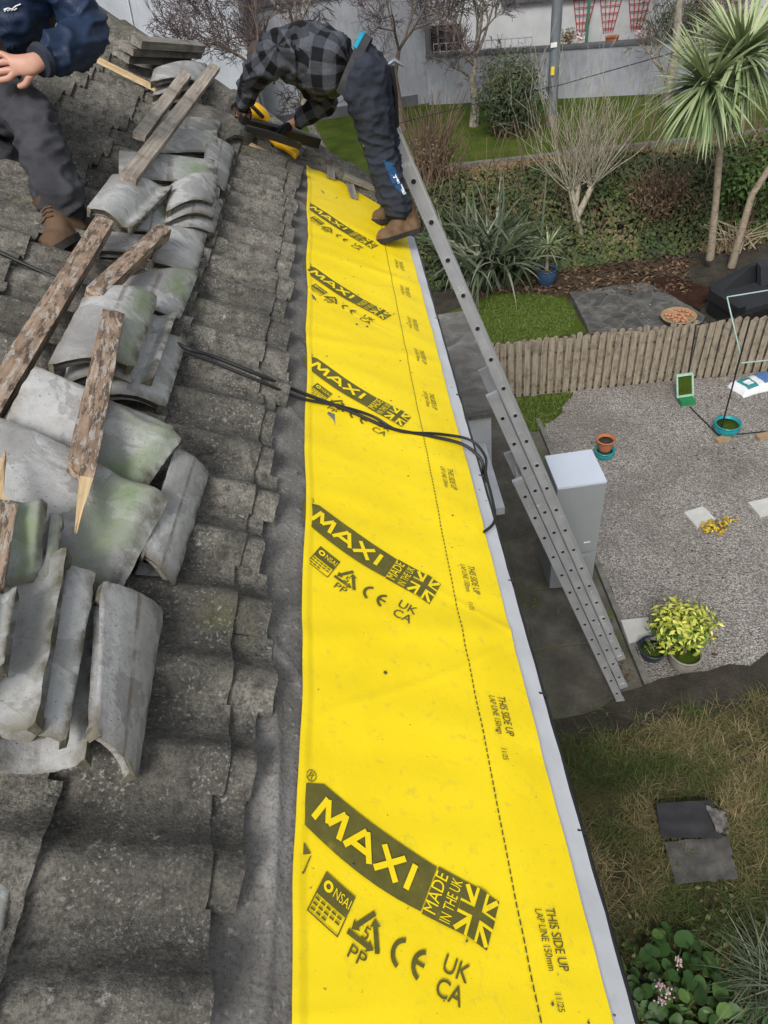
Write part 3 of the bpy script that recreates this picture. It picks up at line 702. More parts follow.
for i, y0 in enumerate((.437, .952, 1.425, 1.90, 2.40, 2.75, 3.05, 3.40, 3.72)):
    m = MB()
    pts, fs, w = text_poly('THIS SIDE UP', .036, 0, 1, .004); put(m, [(x*.116/w, y*.98) for x, y in pts], fs, (.993, y0), 0, 0, .003, 0, edge_raw)
    m.build('printed_lettering', 'black_ink', memb); m = MB()
    pts, fs, w = text_poly('LAP LINE 150mm', .030, 0, 1, .0); put(m, [(x*.112/w, y*.9) for x, y in pts], fs, (.965, y0), .004, 0, .003, 0, edge_raw)
    if i < 3:
        m.build('printed_lettering', 'black_ink', memb); m = MB()
        pts, fs, w = text_poly('11/25', .026); put(m, [(x*.030/w, y*.9) for x, y in pts], fs, (.966, y0-.155), 0, 0, .003, 0, edge_raw)
    m.build('printed_lettering', 'black_ink', memb)
m = MB(); y = -1.2
while y < 4.3:
    s = .9195+.002*math.sin(y*2); m.add(on_mem([(s-.0018, y), (s+.0018, y), (s+.0018, y+.0115), (s-.0018, y+.0115)], .003), [(0, 1, 2, 3)]); y += .0165
m.build('lap_line', 'black_ink', memb)
# stones, crumbs of mortar
# ------------------------------------------------------------------ loose tiles stacked on the roof
GT = 'loose roof tiles stacked on the roof'
def P(c): return RF(c[0], c[1], c[2])
PROFS = {
 'roll': lambda u: .042*math.sin(PI*min(1, u/.80))**1.1+.022*sstep(.82, 1, u),
 'saddle': lambda u: .016*math.sin(PI*min(1, u/.62))-.024*math.exp(-((u-.77)/.12)**2)+.014*sstep(.80, 1, u),
 'tail': lambda u: .012*math.sin(PI*min(1, u/.6))-.011*math.exp(-((u-.74)/.09)**2)+.004*sstep(.8, .9, u)-.020*sstep(.90, 1, u),
 'arch': lambda u: .060*math.sin(PI*(.06+.88*u))-.012,
 'half': lambda u: .055*(1-u**2.6)-.02,
 'trough': lambda u: .042*(2*u-1)**2,
 'flat': lambda u: .006*math.sin(PI*u),
 'flange': lambda u: .036*sstep(.50, .62, u)-.010*sstep(.72, 1, u)+.008*(1-sstep(0, .15, u)),
}
VP = {'fall': lambda v: .070*math.cos(PI/2*min(1, max(0, (v-.12)/.92)))**.75-.02, 'soft': lambda v: .022*(1-v**2)}
def loose(cs, prof, label, amp=1.0, th=.034, seed=0):
    prof, _, vn_ = prof.partition('+'); vf = VP.get(vn_, lambda v: 0.0)
    A, B, D, E = [P(c) for c in cs]; pf = PROFS[prof]
    n0 = (B-A).cross(E-A); n0 = n0.normalized(); n0 = n0 if n0.dot(RN) > 0 else -n0
    def base(u, v):
        u0, v0 = u, v; sh_ = 1.0 if prof in ('half', 'arch') else .25; u = .5+(u-.5)*(1-sh_*.06*math.exp(-(v0/.05)**2)-.02*math.exp(-((1-v0)/.04)**2)); v = .5+(v-.5)*(1-.03*math.exp(-(u0/.04)**2)-.03*math.exp(-((1-u0)/.04)**2))
        p = A*(1-u)*(1-v)+B*u*(1-v)+D*u*v+E*(1-u)*v
        ch = .0010*nz((u*2.2, v*2.2, seed*3.7), 1.3)+.0007*nz((u*9, v*9, seed*1.7), 1)
        eu = min(u, 1-u, v, 1-v)
        return p+n0*(amp*(pf(u)+vf(v))+ch-(.0035 if eu < .001 else 0))
    def fn(u, v):
        e = 1e-3; p = base(u, v); du = base(min(1, u+e), v)-base(max(0, u-e), v); dv = base(u, min(1, v+e))-base(u, max(0, v-e))
        n = du.cross(dv).normalized(); n = n if n.dot(n0) > 0 else -n; n = (n+n0*1.2).normalized()
        # chipped rims
        if v in (0.0, 1.0): p = p+(E-A).normalized()*(.0022*nz((u*7, seed, v), 1)+.0018*nz((u*27, seed, v), 1))
        if u in (0.0, 1.0): p = p+(B-A).normalized()*(.0022*nz((v*7, seed, u), 1)+.0018*nz((v*27, seed, u), 1))
        return p, n
    m = MB(); m.shell(fn, 34, 22, th, 0, 1)
    m.ti = [1.0 if 'green' in label or 'mossy' in label else .15]*len(m.f)
    o = m.build('loose_roof_tile', ['clean_tile_concrete', 'tile_edge'])
    return tag(o, label, 'roof tile', GT)
# pixel corners and height above the roof plane: (u start, v start), (u end, v start), (u end, v end), (u start, v end)
T = [
 # front stack
 ([(-40, 864, .05), (19, 857, .05), (3, 932, .04), (-50, 940, .05)], 'flat', 'pale tile corner alone at the lower left picture edge', 1.0),
 ([(0, 612, .08), (98, 592, .09), (84, 772, .09), (-20, 775, .08)], 'trough', 'wide trough shaped grey tile at the bottom of the nearest stack', 1.0),
 ([(92, 588, .16), (170, 606, .09), (144, 778, .09), (86, 742, .15)], 'half', 'pale grey rounded tile at the lower right end of the nearest stack', 1.0),
 ([(20, 566, .15), (96, 578, .16), (66, 748, .15), (-8, 735, .13)], 'flange', 'grey tile with a raised flat strip, second from right in the nearest stack', .9),
 ([(-40, 560, .17), (68, 556, .19), (36, 735, .18), (-60, 730, .17)], 'trough', 'hollow grey tile with a dark rim lying left in the nearest stack', .8),
 ([(-60, 600, .24), (17, 590, .24), (4, 668, .24), (-70, 712, .24)], 'roll', 'dark edged tile cut off at the left picture edge on the nearest stack', .6),
 # middle stack
 ([(140, 560, .05), (175, 572, .04), (160, 600, .04), (128, 590, .05)], 'flat', 'small dark broken tile piece peeping out under the middle stack', .6),
 ([(172, 452, .12), (212, 470, .10), (177, 585, .09), (138, 560, .11)], 'half', 'plain upright grey tile leaning at the right of the middle stack', .8),
 ([(-20, 425, .14), (168, 508, .13), (120, 590, .11), (-50, 548, .11)], 'tail+fall', 'broad grey tile with a large green flared end in the middle stack', 1.0),
 ([(20, 470, .07), (120, 500, .07), (90, 560, .07), (0, 555, .07)], 'flat', 'grey tile wedged underneath the broad green ended tile', .5),
 ([(30, 520, .17), (64, 520, .18), (57, 585, .18), (26, 586, .17)], 'flange', 'narrow lipped tile strip beside the small green tile', .7),
 ([(-50, 515, .20), (47, 511, .20), (40, 578, .20), (-60, 586, .20)], 'tail+fall', 'small mossy green tile at the left picture edge of the middle stack', .8),
 ([(95, 405, .10), (172, 436, .10), (150, 470, .08), (80, 455, .08)], 'flat+fall', 'mossy arched tile mostly hidden behind the middle stack', .8),
 ([(34, 378, .16), (181, 446, .15), (142, 492, .13), (0, 430, .13)], 'tail+fall', 'grey tile with green right end lying at the top of the middle stack', .9),
 # upper stack
 ([(92, 345, .09), (188, 338, .09), (166, 408, .08), (80, 400, .09)], 'arch', 'cracked grey tile at the right foot of the upper stack', .8),
 ([(80, 320, .13), (177, 314, .12), (152, 384, .12), (62, 384, .13)], 'roll', 'tile with a pale curled lip under the arched tile of the upper stack', .9),
 ([(86, 292, .19), (159, 296, .19), (135, 368, .18), (46, 366, .18)], 'arch', 'arched grey tile with a green hollow end lying on the upper stack', .75),
 ([(115, 282, .11), (200, 270, .10), (180, 320, .10), (102, 312, .11)], 'arch', 'smooth light grey tile just above the arched tile with the green hollow', .7),
 ([(160, 232, .10), (209, 228, .10), (196, 276, .10), (150, 268, .10)], 'half', 'rounded light grey tile at the right behind the short batten', .8),
 ([(96, 229, .09), (186, 241, .10), (179, 258, .09), (90, 249, .08)], 'flat', 'flat grey tile lying crosswise under the short batten', .8),
 ([(134, 210, .12), (172, 203, .12), (166, 234, .11), (132, 230, .11)], 'flat', 'small green stained tile between two bigger tiles', .8),
 ([(112, 174, .18), (173, 188, .17), (132, 230, .15), (86, 208, .17)], 'roll', 'large tilted pale tile with dark underside below the long batten', .6),
 ([(165, 206, .09), (224, 200, .09), (214, 234, .09), (160, 236, .09)], 'arch', 'lowest arched tile in the small pile of three', .8),
 ([(168, 196, .12), (221, 188, .12), (214, 218, .12), (164, 224, .12)], 'arch', 'middle arched tile in the small pile of three', .8),
 ([(170, 184, .15), (219, 176, .155), (214, 204, .15), (166, 212, .15)], 'arch', 'topmost arched tile in the small pile of three', .8),
 ([(118, 154, .15), (214, 163, .15), (211, 184, .15), (119, 178, .15)], 'flat+soft', 'long flat grey tile with a mossy end across the lower end of the long batten', .8),
 ([(158, 133, .12), (216, 133, .12), (219, 152, .12), (158, 153, .12)], 'flat+soft', 'flat pale grey tile lying crosswise above the mossy ended one', .8),
 ([(206, 138, .11), (236, 146, .10), (226, 190, .10), (200, 182, .11)], 'half', 'chipped grey tile standing at the right beside the flat pale tile', .7),
 ([(148, 112, .10), (222, 120, .10), (216, 136, .09), (150, 134, .09)], 'flat', 'crumbling grey tile half covered by the long batten', .8),
 ([(156, 92, .05), (204, 92, .06), (198, 108, .05), (150, 108, .05)], 'arch', 'lowest arched tile in the far pile below the stacked timbers', .7),
 ([(158, 80, .10), (206, 78, .11), (200, 96, .10), (152, 96, .10)], 'arch', 'second arched tile in the far pile below the stacked timbers', .7),
 ([(154, 68, .15), (208, 64, .16), (203, 84, .15), (150, 82, .15)], 'arch', 'broad arched tile on top of the far pile below the stacked timbers', .7),
]
for i, (cs, pf, lab, am) in enumerate(T): loose(cs, pf, lab, am, seed=i+1)
# dark half round tile and the tile next to the drill
def rough_slab(cs, name, mats, label, cat, group=None, th=.02, prof='flat', amp=1.0, seed=0):
    A, B, D, E = [P(c) for c in cs]; n0 = (B-A).cross(E-A).normalized(); n0 = n0 if n0.dot(RN) > 0 else -n0; pf = PROFS[prof]
    m = MB(); m.shell(lambda u, v: (A*(1-u)*(1-v)+B*u*(1-v)+D*u*v+E*(1-u)*v+n0*(amp*pf(u)+.006*nz((u*4, v*4, seed), 2)), n0), 18, 6, th)
    return tag(m.build(name, mats), label, cat, group)
rough_slab([(226, 120, .10), (262, 124, .10), (250, 144, .07), (224, 140, .07)], 'ridge_tile', 'weathered_tile', 'dark half round ridge tile lying beside the yellow power tool', 'ridge tile', None, .02, 'arch', .9, 3)
rough_slab([(186, 100, .09), (236, 116, .09), (222, 134, .07), (180, 124, .07)], 'weathered_slab', 'silver_wood', 'dark weathered board lying behind the flat pale tile', 'board', None, .025, 'flat', 1, 5)
# ------------------------------------------------------------------ battens
def batten(p, q, w, t, mat, label, group='old timber battens thrown on the roof', tip=None, seed=0, name='timber_batten', up=None, cat='batten'):
    p = P(p) if len(p) == 3 and not isinstance(p, Vector) else p; q = P(q) if not isinstance(q, Vector) else q
    d = (q-p); L = d.length; d /= L; u = up or RN; sd = d.cross(u).normalized(); u = sd.cross(d); n = 26; m = MB()
    ring = [(-1, -1), (-.2, -1.0), (.4, -1), (1, -1), (1, 0), (1, 1), (.3, 1), (-.3, 1), (-1, 1), (-1, 0)]; k = len(ring); vs = []; uvs = []
    for i in range(n+1):
        x = i/n; c = p+d*L*x
        for a, (rx, ry) in enumerate(ring):
            f = 1.0; sh = 0
            if tip and x > 1-tip: g = (x-(1-tip))/tip; f = (.50 if g < .9 else .3)*(1-g)+.05+.25*max(0, 1-g*9); sh = -w*.24*min(1, g*9)
            jx = .0022*nz((x*L*16, a*.9, seed), 1)+.0022*nz((x*L*5, a*.9, seed+4), 1)
            e = .012*nz((a*2.1, seed, i), 1) if i in (0, n) else 0
            vs.append(c+sd*(rx*w/2*f+jx+sh)+u*(ry*t/2*f+jx)+d*e)
    cut = n if not tip else int(n*(1-tip))+1
    for lo_, hi_, mi_ in ((0, cut, 0), (cut, n, 1)):
        m.add(vs, [(i*k+j, i*k+(j+1) % k, (i+1)*k+(j+1) % k, (i+1)*k+j) for i in range(lo_, hi_) for j in range(k)], mi_)
    m.add(vs[:k], [tuple(range(k))[::-1]]); m.add(vs[-k:], [tuple(range(k))])
    # build along local x so the grain follows the stick
    R = Matrix((d, -sd, u)); o3 = p
    m.v = [tuple(R@(Vector(v)-o3)) for v in m.v]
    me_loc = o3.copy(); o = m.build(name, [mat, 'fresh_pine'] if tip else mat); lc = Vector(o['_loc']); R3 = R.transposed()
    o.rotation_mode = 'QUATERNION'; o.rotation_quaternion = R3.to_quaternion(); o.location = o3+R3@lc
    return tag(o, label, cat, group)
batten((128, 180, .205), (215, 67, .24), .062, .03, 'grey_batten_wood', 'long grey nail marked batten lying across the far stacks', seed=1)
batten((139, 137, .13), (186, 75, .19), .058, .03, 'grey_batten_wood', 'shorter grey batten beside the long nail marked one', seed=2)
batten((98, 60, .11), (166, 94, .10), .035, .025, 'fresh_pine', 'thin fresh pale stick lying on the tiles behind the seated man', seed=3)
batten((-26, 436, .12), (104, 224, .15), .060, .045, 'flaking_batten_wood', 'longest flaking batten running from the left picture edge to the brown boot', seed=4)
batten((93, 297, .20), (164, 231, .17), .050, .042, 'flaking_batten_wood', 'short flaking batten with a sawn orange end on the upper stack', seed=5)
batten((113, 316, .225), (68, 532, .20), .060, .036, 'flaking_batten_wood', 'flaking batten snapped to a sharp splinter pointing at the camera', tip=.22, seed=6)
batten((-14, 590, .23), (12, 452, .23), .055, .035, 'flaking_batten_wood', 'splintered batten end at the left picture edge above the small green tile', tip=.45, seed=7)
batten((240, 140, .06), (285, 163, .055), .04, .02, 'fresh_pine', 'pale fresh batten along the top edge of the cleared tile course', seed=8)
for (p_, q_, w_, lab) in (((121, 55, .13), (184, 58, .13), .12, 'lowest and shortest of the grey timbers stacked at the far roof edge'),
                         ((126, 48, .19), (196, 52, .19), .10, 'middle one of the grey timbers stacked at the far roof edge'),
                         ((136, 42, .24), (201, 47, .24), .07, 'topmost of the grey timbers stacked at the far roof edge')):
    batten(p_, q_, w_, .042, 'silver_wood', lab, 'grey timbers stacked at the far roof edge', seed=int(w_*100))
# old timbers at the far hip
batten((308, 150, .06), (370, 180, .06), .05, .03, 'silver_wood', 'dark grey lath along the far hip above the yellow membrane', seed=9)
batten((330, 163, .05), (331, 178, .02), .055, .012, 'silver_wood', 'small grey lath stub at the top left of the yellow membrane', seed=10)
batten((344, 176, .07), (378, 190, .07), .05, .03, 'silver_wood', 'short grey lath nearest the standing man at the far hip', seed=11)
batten((350, 184, .05), (354, 198, .02), .05, .012, 'silver_wood', 'small grey lath stub hanging over the top right of the yellow membrane', seed=12)
# ------------------------------------------------------------------ cables
def cable(pts, r, name, label, group=None, mat='black_rubber'):
    m = MB(); q = [Vector(p) for p in pts]; out = []
    for i in range(len(q)-1):
        a = q[max(0, i-1)]; b = q[i]; c = q[i+1]; d = q[min(len(q)-1, i+2)]
        for k in range(8):
            t = k/8; out.append(.5*((2*b)+(c-a)*t+(2*a-5*b+4*c-d)*t*t+(3*b-a-3*c+d)*t**3))
    out.append(q[-1]); m.tube(out, r, 8)
    return tag(m.build(name, mat), label, 'cable', group)
GCB = 'black power cables crossing the roof'
cable([RF(-30, 238, .06), RF(20, 262, .055), RF(60, 280, .06), RF(100, 300, .05), RF(140, 322, .05), RF(184, 347, .10), RF(215, 357, .09), RF(262, 376, .08), RF(300, 392, .03), RF(345, 409, .022), RF(390, 428, .022), RF(430, 436, .02), RF(462, 444, .03), RF(480, 458, .03), RF(484, 472, -.02), RF(487, 482, -.2)], .0065, 'power_cable', 'upper black cable crossing the tiles and bending over the gutter', GCB)
cable([RF(184, 351, .10), RF(218, 364, .085), RF(262, 382, .075), RF(300, 398, .025), RF(340, 406, .022), RF(372, 416, .022), RF(400, 431, .022), RF(440, 434, .022), RF(470, 440, .03), RF(485, 456, .03), RF(486, 474, .03), RF(491, 494, .02), RF(495, 514, .01), RF(493, 524, .02), RF(484, 532, .015)], .0055, 'power_cable', 'lower black cable looping down to the gutter clip', GCB)
# power tool by the standing man
tl = thing('power_tool', RF(275, 128, 0), 'black and yellow cordless power tool lying at the hip beside the working man', 'power tool')
def tool_box(name, p, q, w, t, mat, par, rr=None):
    m = MB(); d = (q-p); L = d.length; d /= L; sd = d.cross(RN).normalized(); u = sd.cross(d); n = 8
    m.shell(lambda i, j: (p+d*L*i+sd*w*(j-.5)+u*(t*.5+.012*math.sin(PI*i)*math.sin(PI*j)), u), n, 6, t); return m.build(name, mat, par)
body = tool_box('body', RF(240, 122, .13), RF(318, 142, .14), .06, .06, 'tool_black', tl)
tool_box('blade_guard', RF(246, 128, .17), RF(300, 146, .16), .035, .03, 'tool_black', tl)
m = MB(); m.tube([RF(251, 105, .21), RF(255, 109, .20), RF(262, 115, .18), RF(267, 121, .16)], [.026, .040, .042, .030], 10); hd = m.build('motor_housing', 'tool_yellow', tl)
m = MB(); m.tube([RF(250, 104, .235), RF(263, 117, .22)], [.012, .012], 6); m.build('vent', 'tool_black', hd)
m = MB(); m.tube([RF(272, 138, .11), RF(279, 143, .11), RF(286, 147, .10), RF(297, 155, .09)], [.024, .033, .024, .028], 10); m.build('grip', 'tool_yellow', tl)

# crumbs of mortar, grit and leaf bits lying on the sheet and felt
m = MB(); rnd = random.Random(77)
for k in range(95):
    s = rnd.uniform(.30, 1.14); y = rnd.uniform(.1, 4.4); r = rnd.uniform(.0015, .005)*(1.6 if rnd.random() < .1 else 1)
    l = (mem_l(s, y) if left_edge(y) < s < 1.09 else .012)+.003; c = rp(s, y, l); a = RS*r; b = Vector((0, r*rnd.uniform(.4, 1.1), 0)); n_ = RN*r*.7
    m.add([c-a, c+b, c+a, c-b, c+n_], [(0, 1, 4), (1, 2, 4), (2, 3, 4), (3, 0, 4)], 0, rnd.random())
tag(m.build('mortar_crumbs', 'crumb'), 'dark crumbs of mortar and grit scattered on the yellow membrane', 'crumbs', None, 'stuff')
# ------------------------------------------------------------------ people
def hand_chain(J, E, wrist, palm_dir, palm_n, tag_, curl=1.0, size=1.0, root=None):
    """five fingers rooted in the palm"""
    d = Vector(palm_dir).normalized(); n = Vector(palm_n); n = (n-d*n.dot(d)).normalized(); s = d.cross(n)
    w = Vector(wrist); pc = w+d*.05*size
    J[tag_+'palm'] = (pc, (.034*size, .018*size)); E.append((root, tag_+'palm'))
    for k, (off, L) in enumerate(((-.033, .070), (-.011, .080), (.012, .075), (.034, .060))):
        a = w+d*.095*size+s*off*size; J[f'{tag_}k{k}'] = (a, .0105*size); E.append((tag_+'palm', f'{tag_}k{k}'))
        q = a; dd = d.copy(); pv = f'{tag_}k{k}'
        for j, f in enumerate((.45, .32, .25)):
            dd = (dd-n*(.55*curl)).normalized(); q = q+dd*L*f*size; nm = f'{tag_}f{k}{j}'
            J[nm] = (q, (.0092-.0009*j)*size); E.append((pv, nm)); pv = nm
    a = w+d*.035*size-s*.034*size; J[tag_+'t0'] = (a, .013*size); E.append((tag_+'palm', tag_+'t0'))
    b = a+(d*.7-s*.55-n*.3)*.035*size; J[tag_+'t1'] = (b, .0105*size); E.append((tag_+'t0', tag_+'t1'))
    c = b+(d*.9-n*.4)*.03*size; J[tag_+'t2'] = (c, .009*size); E.append((tag_+'t1', tag_+'t2'))
def add_face(par, hc, fwd, up, hair='hair_brown'):
    f = Vector(fwd).normalized(); u = (Vector(up)-f*Vector(up).dot(f)).normalized(); s = f.cross(u)
    m = MB(); m.lathe(hc+f*.088-u*.012, [(.002, -.0), (.012, .008), (.010, .02), (.002, .032)], 8, 0, f); m.build('nose', 'skin', par)
    for k in (-1, 1):
        m = MB(); m.lathe(hc+f*.080+s*.032*k+u*.012, [(.002, 0), (.011, .003), (.009, .009), (.001, .012)], 10, 0, f); m.build('eye', 'white_patch', par)
        m = MB(); m.lathe(hc+s*.078*k-u*.005, [(.004, 0), (.022, .004), (.026, .010), (.012, .014)], 10, 0, s*k); m.build('ear', 'skin', par)
    m = MB(); m.tube([hc+f*.082-u*.05-s*.024, hc+f*.090-u*.052, hc+f*.082-u*.05+s*.024], [.003, .006, .003], 8); m.build('mouth', 'red_cloth', par)
    m = MB()
    m.grid(lambda i, j: hc+u*.022-f*.008+(u*math.cos(PI*.56*i)*.112+(f*math.cos(2*PI*j)*.098+s*math.sin(2*PI*j)*.083)*math.sin(PI*.56*i))*(1+.02*nz((i*9, j*14, 1), 2)), 8, 24)
    m.build('hair', hair, par)

# --- the man bending over at the hip
pm = thing('person', RF(398, 238, 0), 'man in black and grey checked shirt bending over at the far end of the roof', 'person')
toeL = RF(380, 244, .004); heelL = reach(toeL, 418, 232, .31, True)
toeR = RF(376, 224, .004); heelR = reach(toeR, 402, 216, .31, True)
ank = PY(399, 212, (heelL.y*.8+toeL.y*.2)); ank2 = PY(390, 200, heelR.y*.8+toeR.y*.2)
kneeL = PY(376, 142, ank.y+.06); hipL = PY(364, 84, ank.y+.02)
pel = PY(362, 77, ank.y+.14); hipR = PY(370, 82, ank.y+.27); kneeR = PY(385, 142, ank2.y+.05)
w1 = PY(345, 66, pel.y+.02); ch = PY(306, 54, pel.y+.10); nk = PY(270, 54, pel.y+.20)
shL = PY(274, 50, pel.y-.06); shR = PY(284, 56, pel.y+.34)
elL = reach(shL, 252, 78, .29, True); wrL = reach(elL, 243, 106, .26, True)
elR = PY(331, 101, pel.y+.42); wrR = reach(elR, 293, 124, .27, True)
hd = PY(270, 62, nk.y+.22)
J = {}; E = []
J['pel'] = (pel, .055); J['ch'] = (ch, .07); J['nk'] = (nk, .050); J['hd0'] = (nk+(hd-nk)*.55, .06); J['hd'] = (hd, (.082, .088)); J['hd2'] = (hd+(hd-nk).normalized()*.05, .07)
J['shL'] = (shL+Vector((.04, .02, -.04)), .022); J['elL'] = (elL, .035); J['wrL'] = (wrL, .028); J['shR'] = (shR+Vector((.04, 0, -.03)), .022); J['elR'] = (elR, .035); J['wrR'] = (wrR, .028)
J['hipL'] = (hipL, .06); J['knL'] = (kneeL, .055); J['anL'] = (ank, .04); J['hipR'] = (hipR, .06); J['knR'] = (kneeR, .055); J['anR'] = (ank2, .04)
E = [('pel', 'ch'), ('ch', 'nk'), ('nk', 'hd0'), ('hd0', 'hd'), ('hd', 'hd2'), ('ch', 'shL'), ('shL', 'elL'), ('elL', 'wrL'), ('ch', 'shR'), ('shR', 'elR'), ('elR', 'wrR'), ('pel', 'hipL'), ('hipL', 'knL'), ('knL', 'anL'), ('pel', 'hipR'), ('hipR', 'knR'), ('knR', 'anR')]
hand_chain(J, E, wrL, (RF(246, 116, .12)-wrL).normalized(), RN, 'l', 1.0, 1, 'wrL'); hand_chain(J, E, wrR, (RF(276, 132, .14)-wrR).normalized(), RN, 'r', 1.0, 1, 'wrR')
body = mesh_obj(skin(J, E, 'pel', 2), 'body', 'skin', pm)
add_face(body, hd+(hd-nk).normalized()*.03, Vector((-.5, .1, -.85)), Vector((-.8, 0, .45)))
# shirt, with the check following body and sleeves
JS = {'w': (lerp(w1, pel, .30), (.168, .160)), 'm': (lerp(w1, ch, .5)+Vector((0, 0, -.015)), (.185, .16)), 'c': (ch, (.185, .17)), 'n': (lerp(ch, nk, .75), .145), 'sl': (shL+Vector((.03, 0, .0)), .105), 'el': (elL, .072), 'wl': (wrL-(wrL-elL)*.05, .052), 'sr': (shR, .095), 'er': (elR, .070), 'wr': (wrR-(wrR-elR)*.05, .05)}
ES = [('w', 'm'), ('m', 'c'), ('c', 'n'), ('n', 'sl'), ('sl', 'el'), ('el', 'wl'), ('n', 'sr'), ('sr', 'er'), ('er', 'wr')]
me = skin(JS, ES, 'w', 4, .018, 8, 3)
Zu = Vector((0, -.3, 1))
bone_uv(me, [(w1, nk, Zu, 0, .17), (shL, elL, Vector((-1, 0, .2)), .03, .085), (elL, wrL, Vector((-1, 0, .2)), .33, .07), (shR, elR, Zu, 0, .085), (elR, wrR, Zu, .3, .07)])
shirt = mesh_obj(me, 'checked_shirt', 'plaid_flannel', pm)
JT = {'p': (pel, (.160, .155)), 'wb': (lerp(pel, w1, .45), (.150, .145)), 'hl': (hipL, .12), 'kl': (kneeL, .088), 'cl': (lerp(kneeL, ank, .55), .088), 'al': (lerp(kneeL, ank, 1.12), .086), 'hr': (hipR, .12), 'kr': (kneeR, .088), 'cr': (lerp(kneeR, ank2, .55), .086), 'ar': (lerp(kneeR, ank2, 1.1), .084)}
ET = [('wb', 'p'), ('p', 'hl'), ('hl', 'kl'), ('kl', 'cl'), ('cl', 'al'), ('p', 'hr'), ('hr', 'kr'), ('kr', 'cr'), ('cr', 'ar')]
tro = mesh_obj(skin(JT, ET, 'p', 4, .017, 13, 8), 'work_trousers', 'trouser_navy', pm)
# belt line: cyan undershirt and grey waistband
wd = (w1-pel).normalized()
def ring_band(name, mat, c, ax, r1, r2, wid, par, a0=0, a1=2*PI):
    x = ax.cross(Vector((0, 1, 0))).normalized(); y = ax.cross(x); m = MB()
    m.shell(lambda i, j: (c+ax*wid*(i-.5)+x*r1*math.cos(lerp(a0, a1, j))+y*r2*math.sin(lerp(a0, a1, j)), (x*math.cos(lerp(a0, a1, j))+y*math.sin(lerp(a0, a1, j)))), 2, 30, .008); return m.build(name, mat, par)
ring_band('undershirt', 'cyan_cloth', lerp(pel, w1, .80), wd, .178, .170, .020, pm, .72*PI, 1.15*PI)
ring_band('waistband', 'trouser_charcoal', lerp(pel, w1, .55), wd, .176, .166, .05, tro, .3*PI, 1.3*PI)
# coloured patches on the near calf
def patch(name, mat, cs, par):
    d0 = [reach(kneeL, u, v, 9, False) for u, v in ((0, 0),)]
    ax = (ank-kneeL).normalized(); m = MB(); pts = []
    dep = bpy.context.evaluated_depsgraph_get()
    def hit(u, v):
        d = ray(u, v); o = CAM-Vector(tro['_loc']); ok, loc, nn, _ = tro.ray_cast(o, d)
        return (loc+Vector(tro['_loc'])+nn*.004, nn) if ok else None
    A, B, D, E_ = cs; n = 6
    g = [[hit(*(Vector(A)*(1-i/n)*(1-j/n)+Vector(B)*(i/n)*(1-j/n)+Vector(D)*(i/n)*(j/n)+Vector(E_)*(1-i/n)*(j/n))) for j in range(n+1)] for i in range(n+1)]
    vs = []; idx = {}
    for i in range(n+1):
        for j in range(n+1):
            if g[i][j]: idx[i, j] = len(vs); vs.append(g[i][j][0])
    fs = [tuple(idx[k] for k in ((i, j), (i+1, j), (i+1, j+1), (i, j+1))) for i in range(n) for j in range(n) if all(k in idx for k in ((i, j), (i+1, j), (i+1, j+1), (i, j+1)))]
    if fs: m.add(vs, fs, 0, .5, True); m.build(name, mat, par)
bpy.context.view_layer.update()
patch('knee_panel', 'blue_patch', [(383, 160), (394, 164), (404, 196), (393, 186)], tro)
patch('reflective_patch', 'white_patch', [(391, 175), (395, 174), (400, 183), (397, 183)], tro)
patch('reflective_patch', 'white_patch', [(397, 185), (401, 184), (406, 194), (403, 195)], tro)
patch('mortar_spot', 'boot_tan', [(363, 144), (364, 144), (365, 147), (363, 147)], tro)
boot('boot', pm, heelL, toeL, kneeL-ank, ['boot_tan', 'boot_sole', 'boot_sole'], h=.13, w=.108)
boot('boot', pm, heelR, toeR, kneeR-ank2, ['boot_tan', 'boot_sole', 'boot_sole'], h=.13, w=.108)
for wv, ev in ((wrL, elL), (wrR, elR)):
    d = (wv-ev).normalized(); JG = {}; EG = []
    tgt = RF(246, 116, .12) if wv is wrL else RF(276, 132, .14)
    JG['wr'] = (wv, .036); hand_chain(JG, EG, wv, (tgt-wv).normalized(), RN, 'g', 1.0, 1.14, 'wr'); mesh_obj(skin(JG, EG, 'wr', 2), 'work_glove', 'glove_black', pm)
# hammer hanging on the belt
hc = PY(391, 66, pel.y+.18)
m = MB(); m.tube([hc, hc+Vector((.01, 0, -.14)), hc+Vector((.0, .01, -.30))], [.016, .014, .016], 8); hm = m.build('tool_holster', 'tool_black', pm)
m = MB(); m.tube([hc+Vector((-.03, 0, .0)), hc+Vector((.02, 0, .025)), hc+Vector((.07, 0, -.01))], [.012, .013, .006], 8); m.build('hammer_head', 'galv_steel', hm)

# --- the man sitting on the tiles, cut off by the picture edge
ps = thing('person', RF(75, 235, 0), 'man in navy jacket and dark work trousers sitting at the left picture edge', 'person')
toe = RF(54, 256, .03); heel = reach(toe, 86, 238, .29, True)
an = lerp(heel, toe, .22)+Vector((-.01, 0, .10))
kn = reach(an, 30, 112, .47, True); hp1 = reach(kn, -22, 98, .42, True)
pe = hp1+Vector((-.16, .10, .0)); hp2 = pe+Vector((-.10, -.14, .0))
kn2 = PY(12, 172, kn.y+.02); an2 = kn2+Vector((-.28, .12, -.34))
cht = PY(-12, 10, pe.y-.10); nk = PY(-22, -62, cht.y-.02); hd = PY(-30, -118, nk.y-.05)
shl = PY(62, -28, cht.y); sh2 = PY(-120, -30, cht.y+.12)
el = PY(90, 40, cht.y-.10); wr = PY(38, 62, cht.y-.34); el2 = PY(-150, 60, cht.y); wr2 = PY(-90, 110, cht.y-.2)
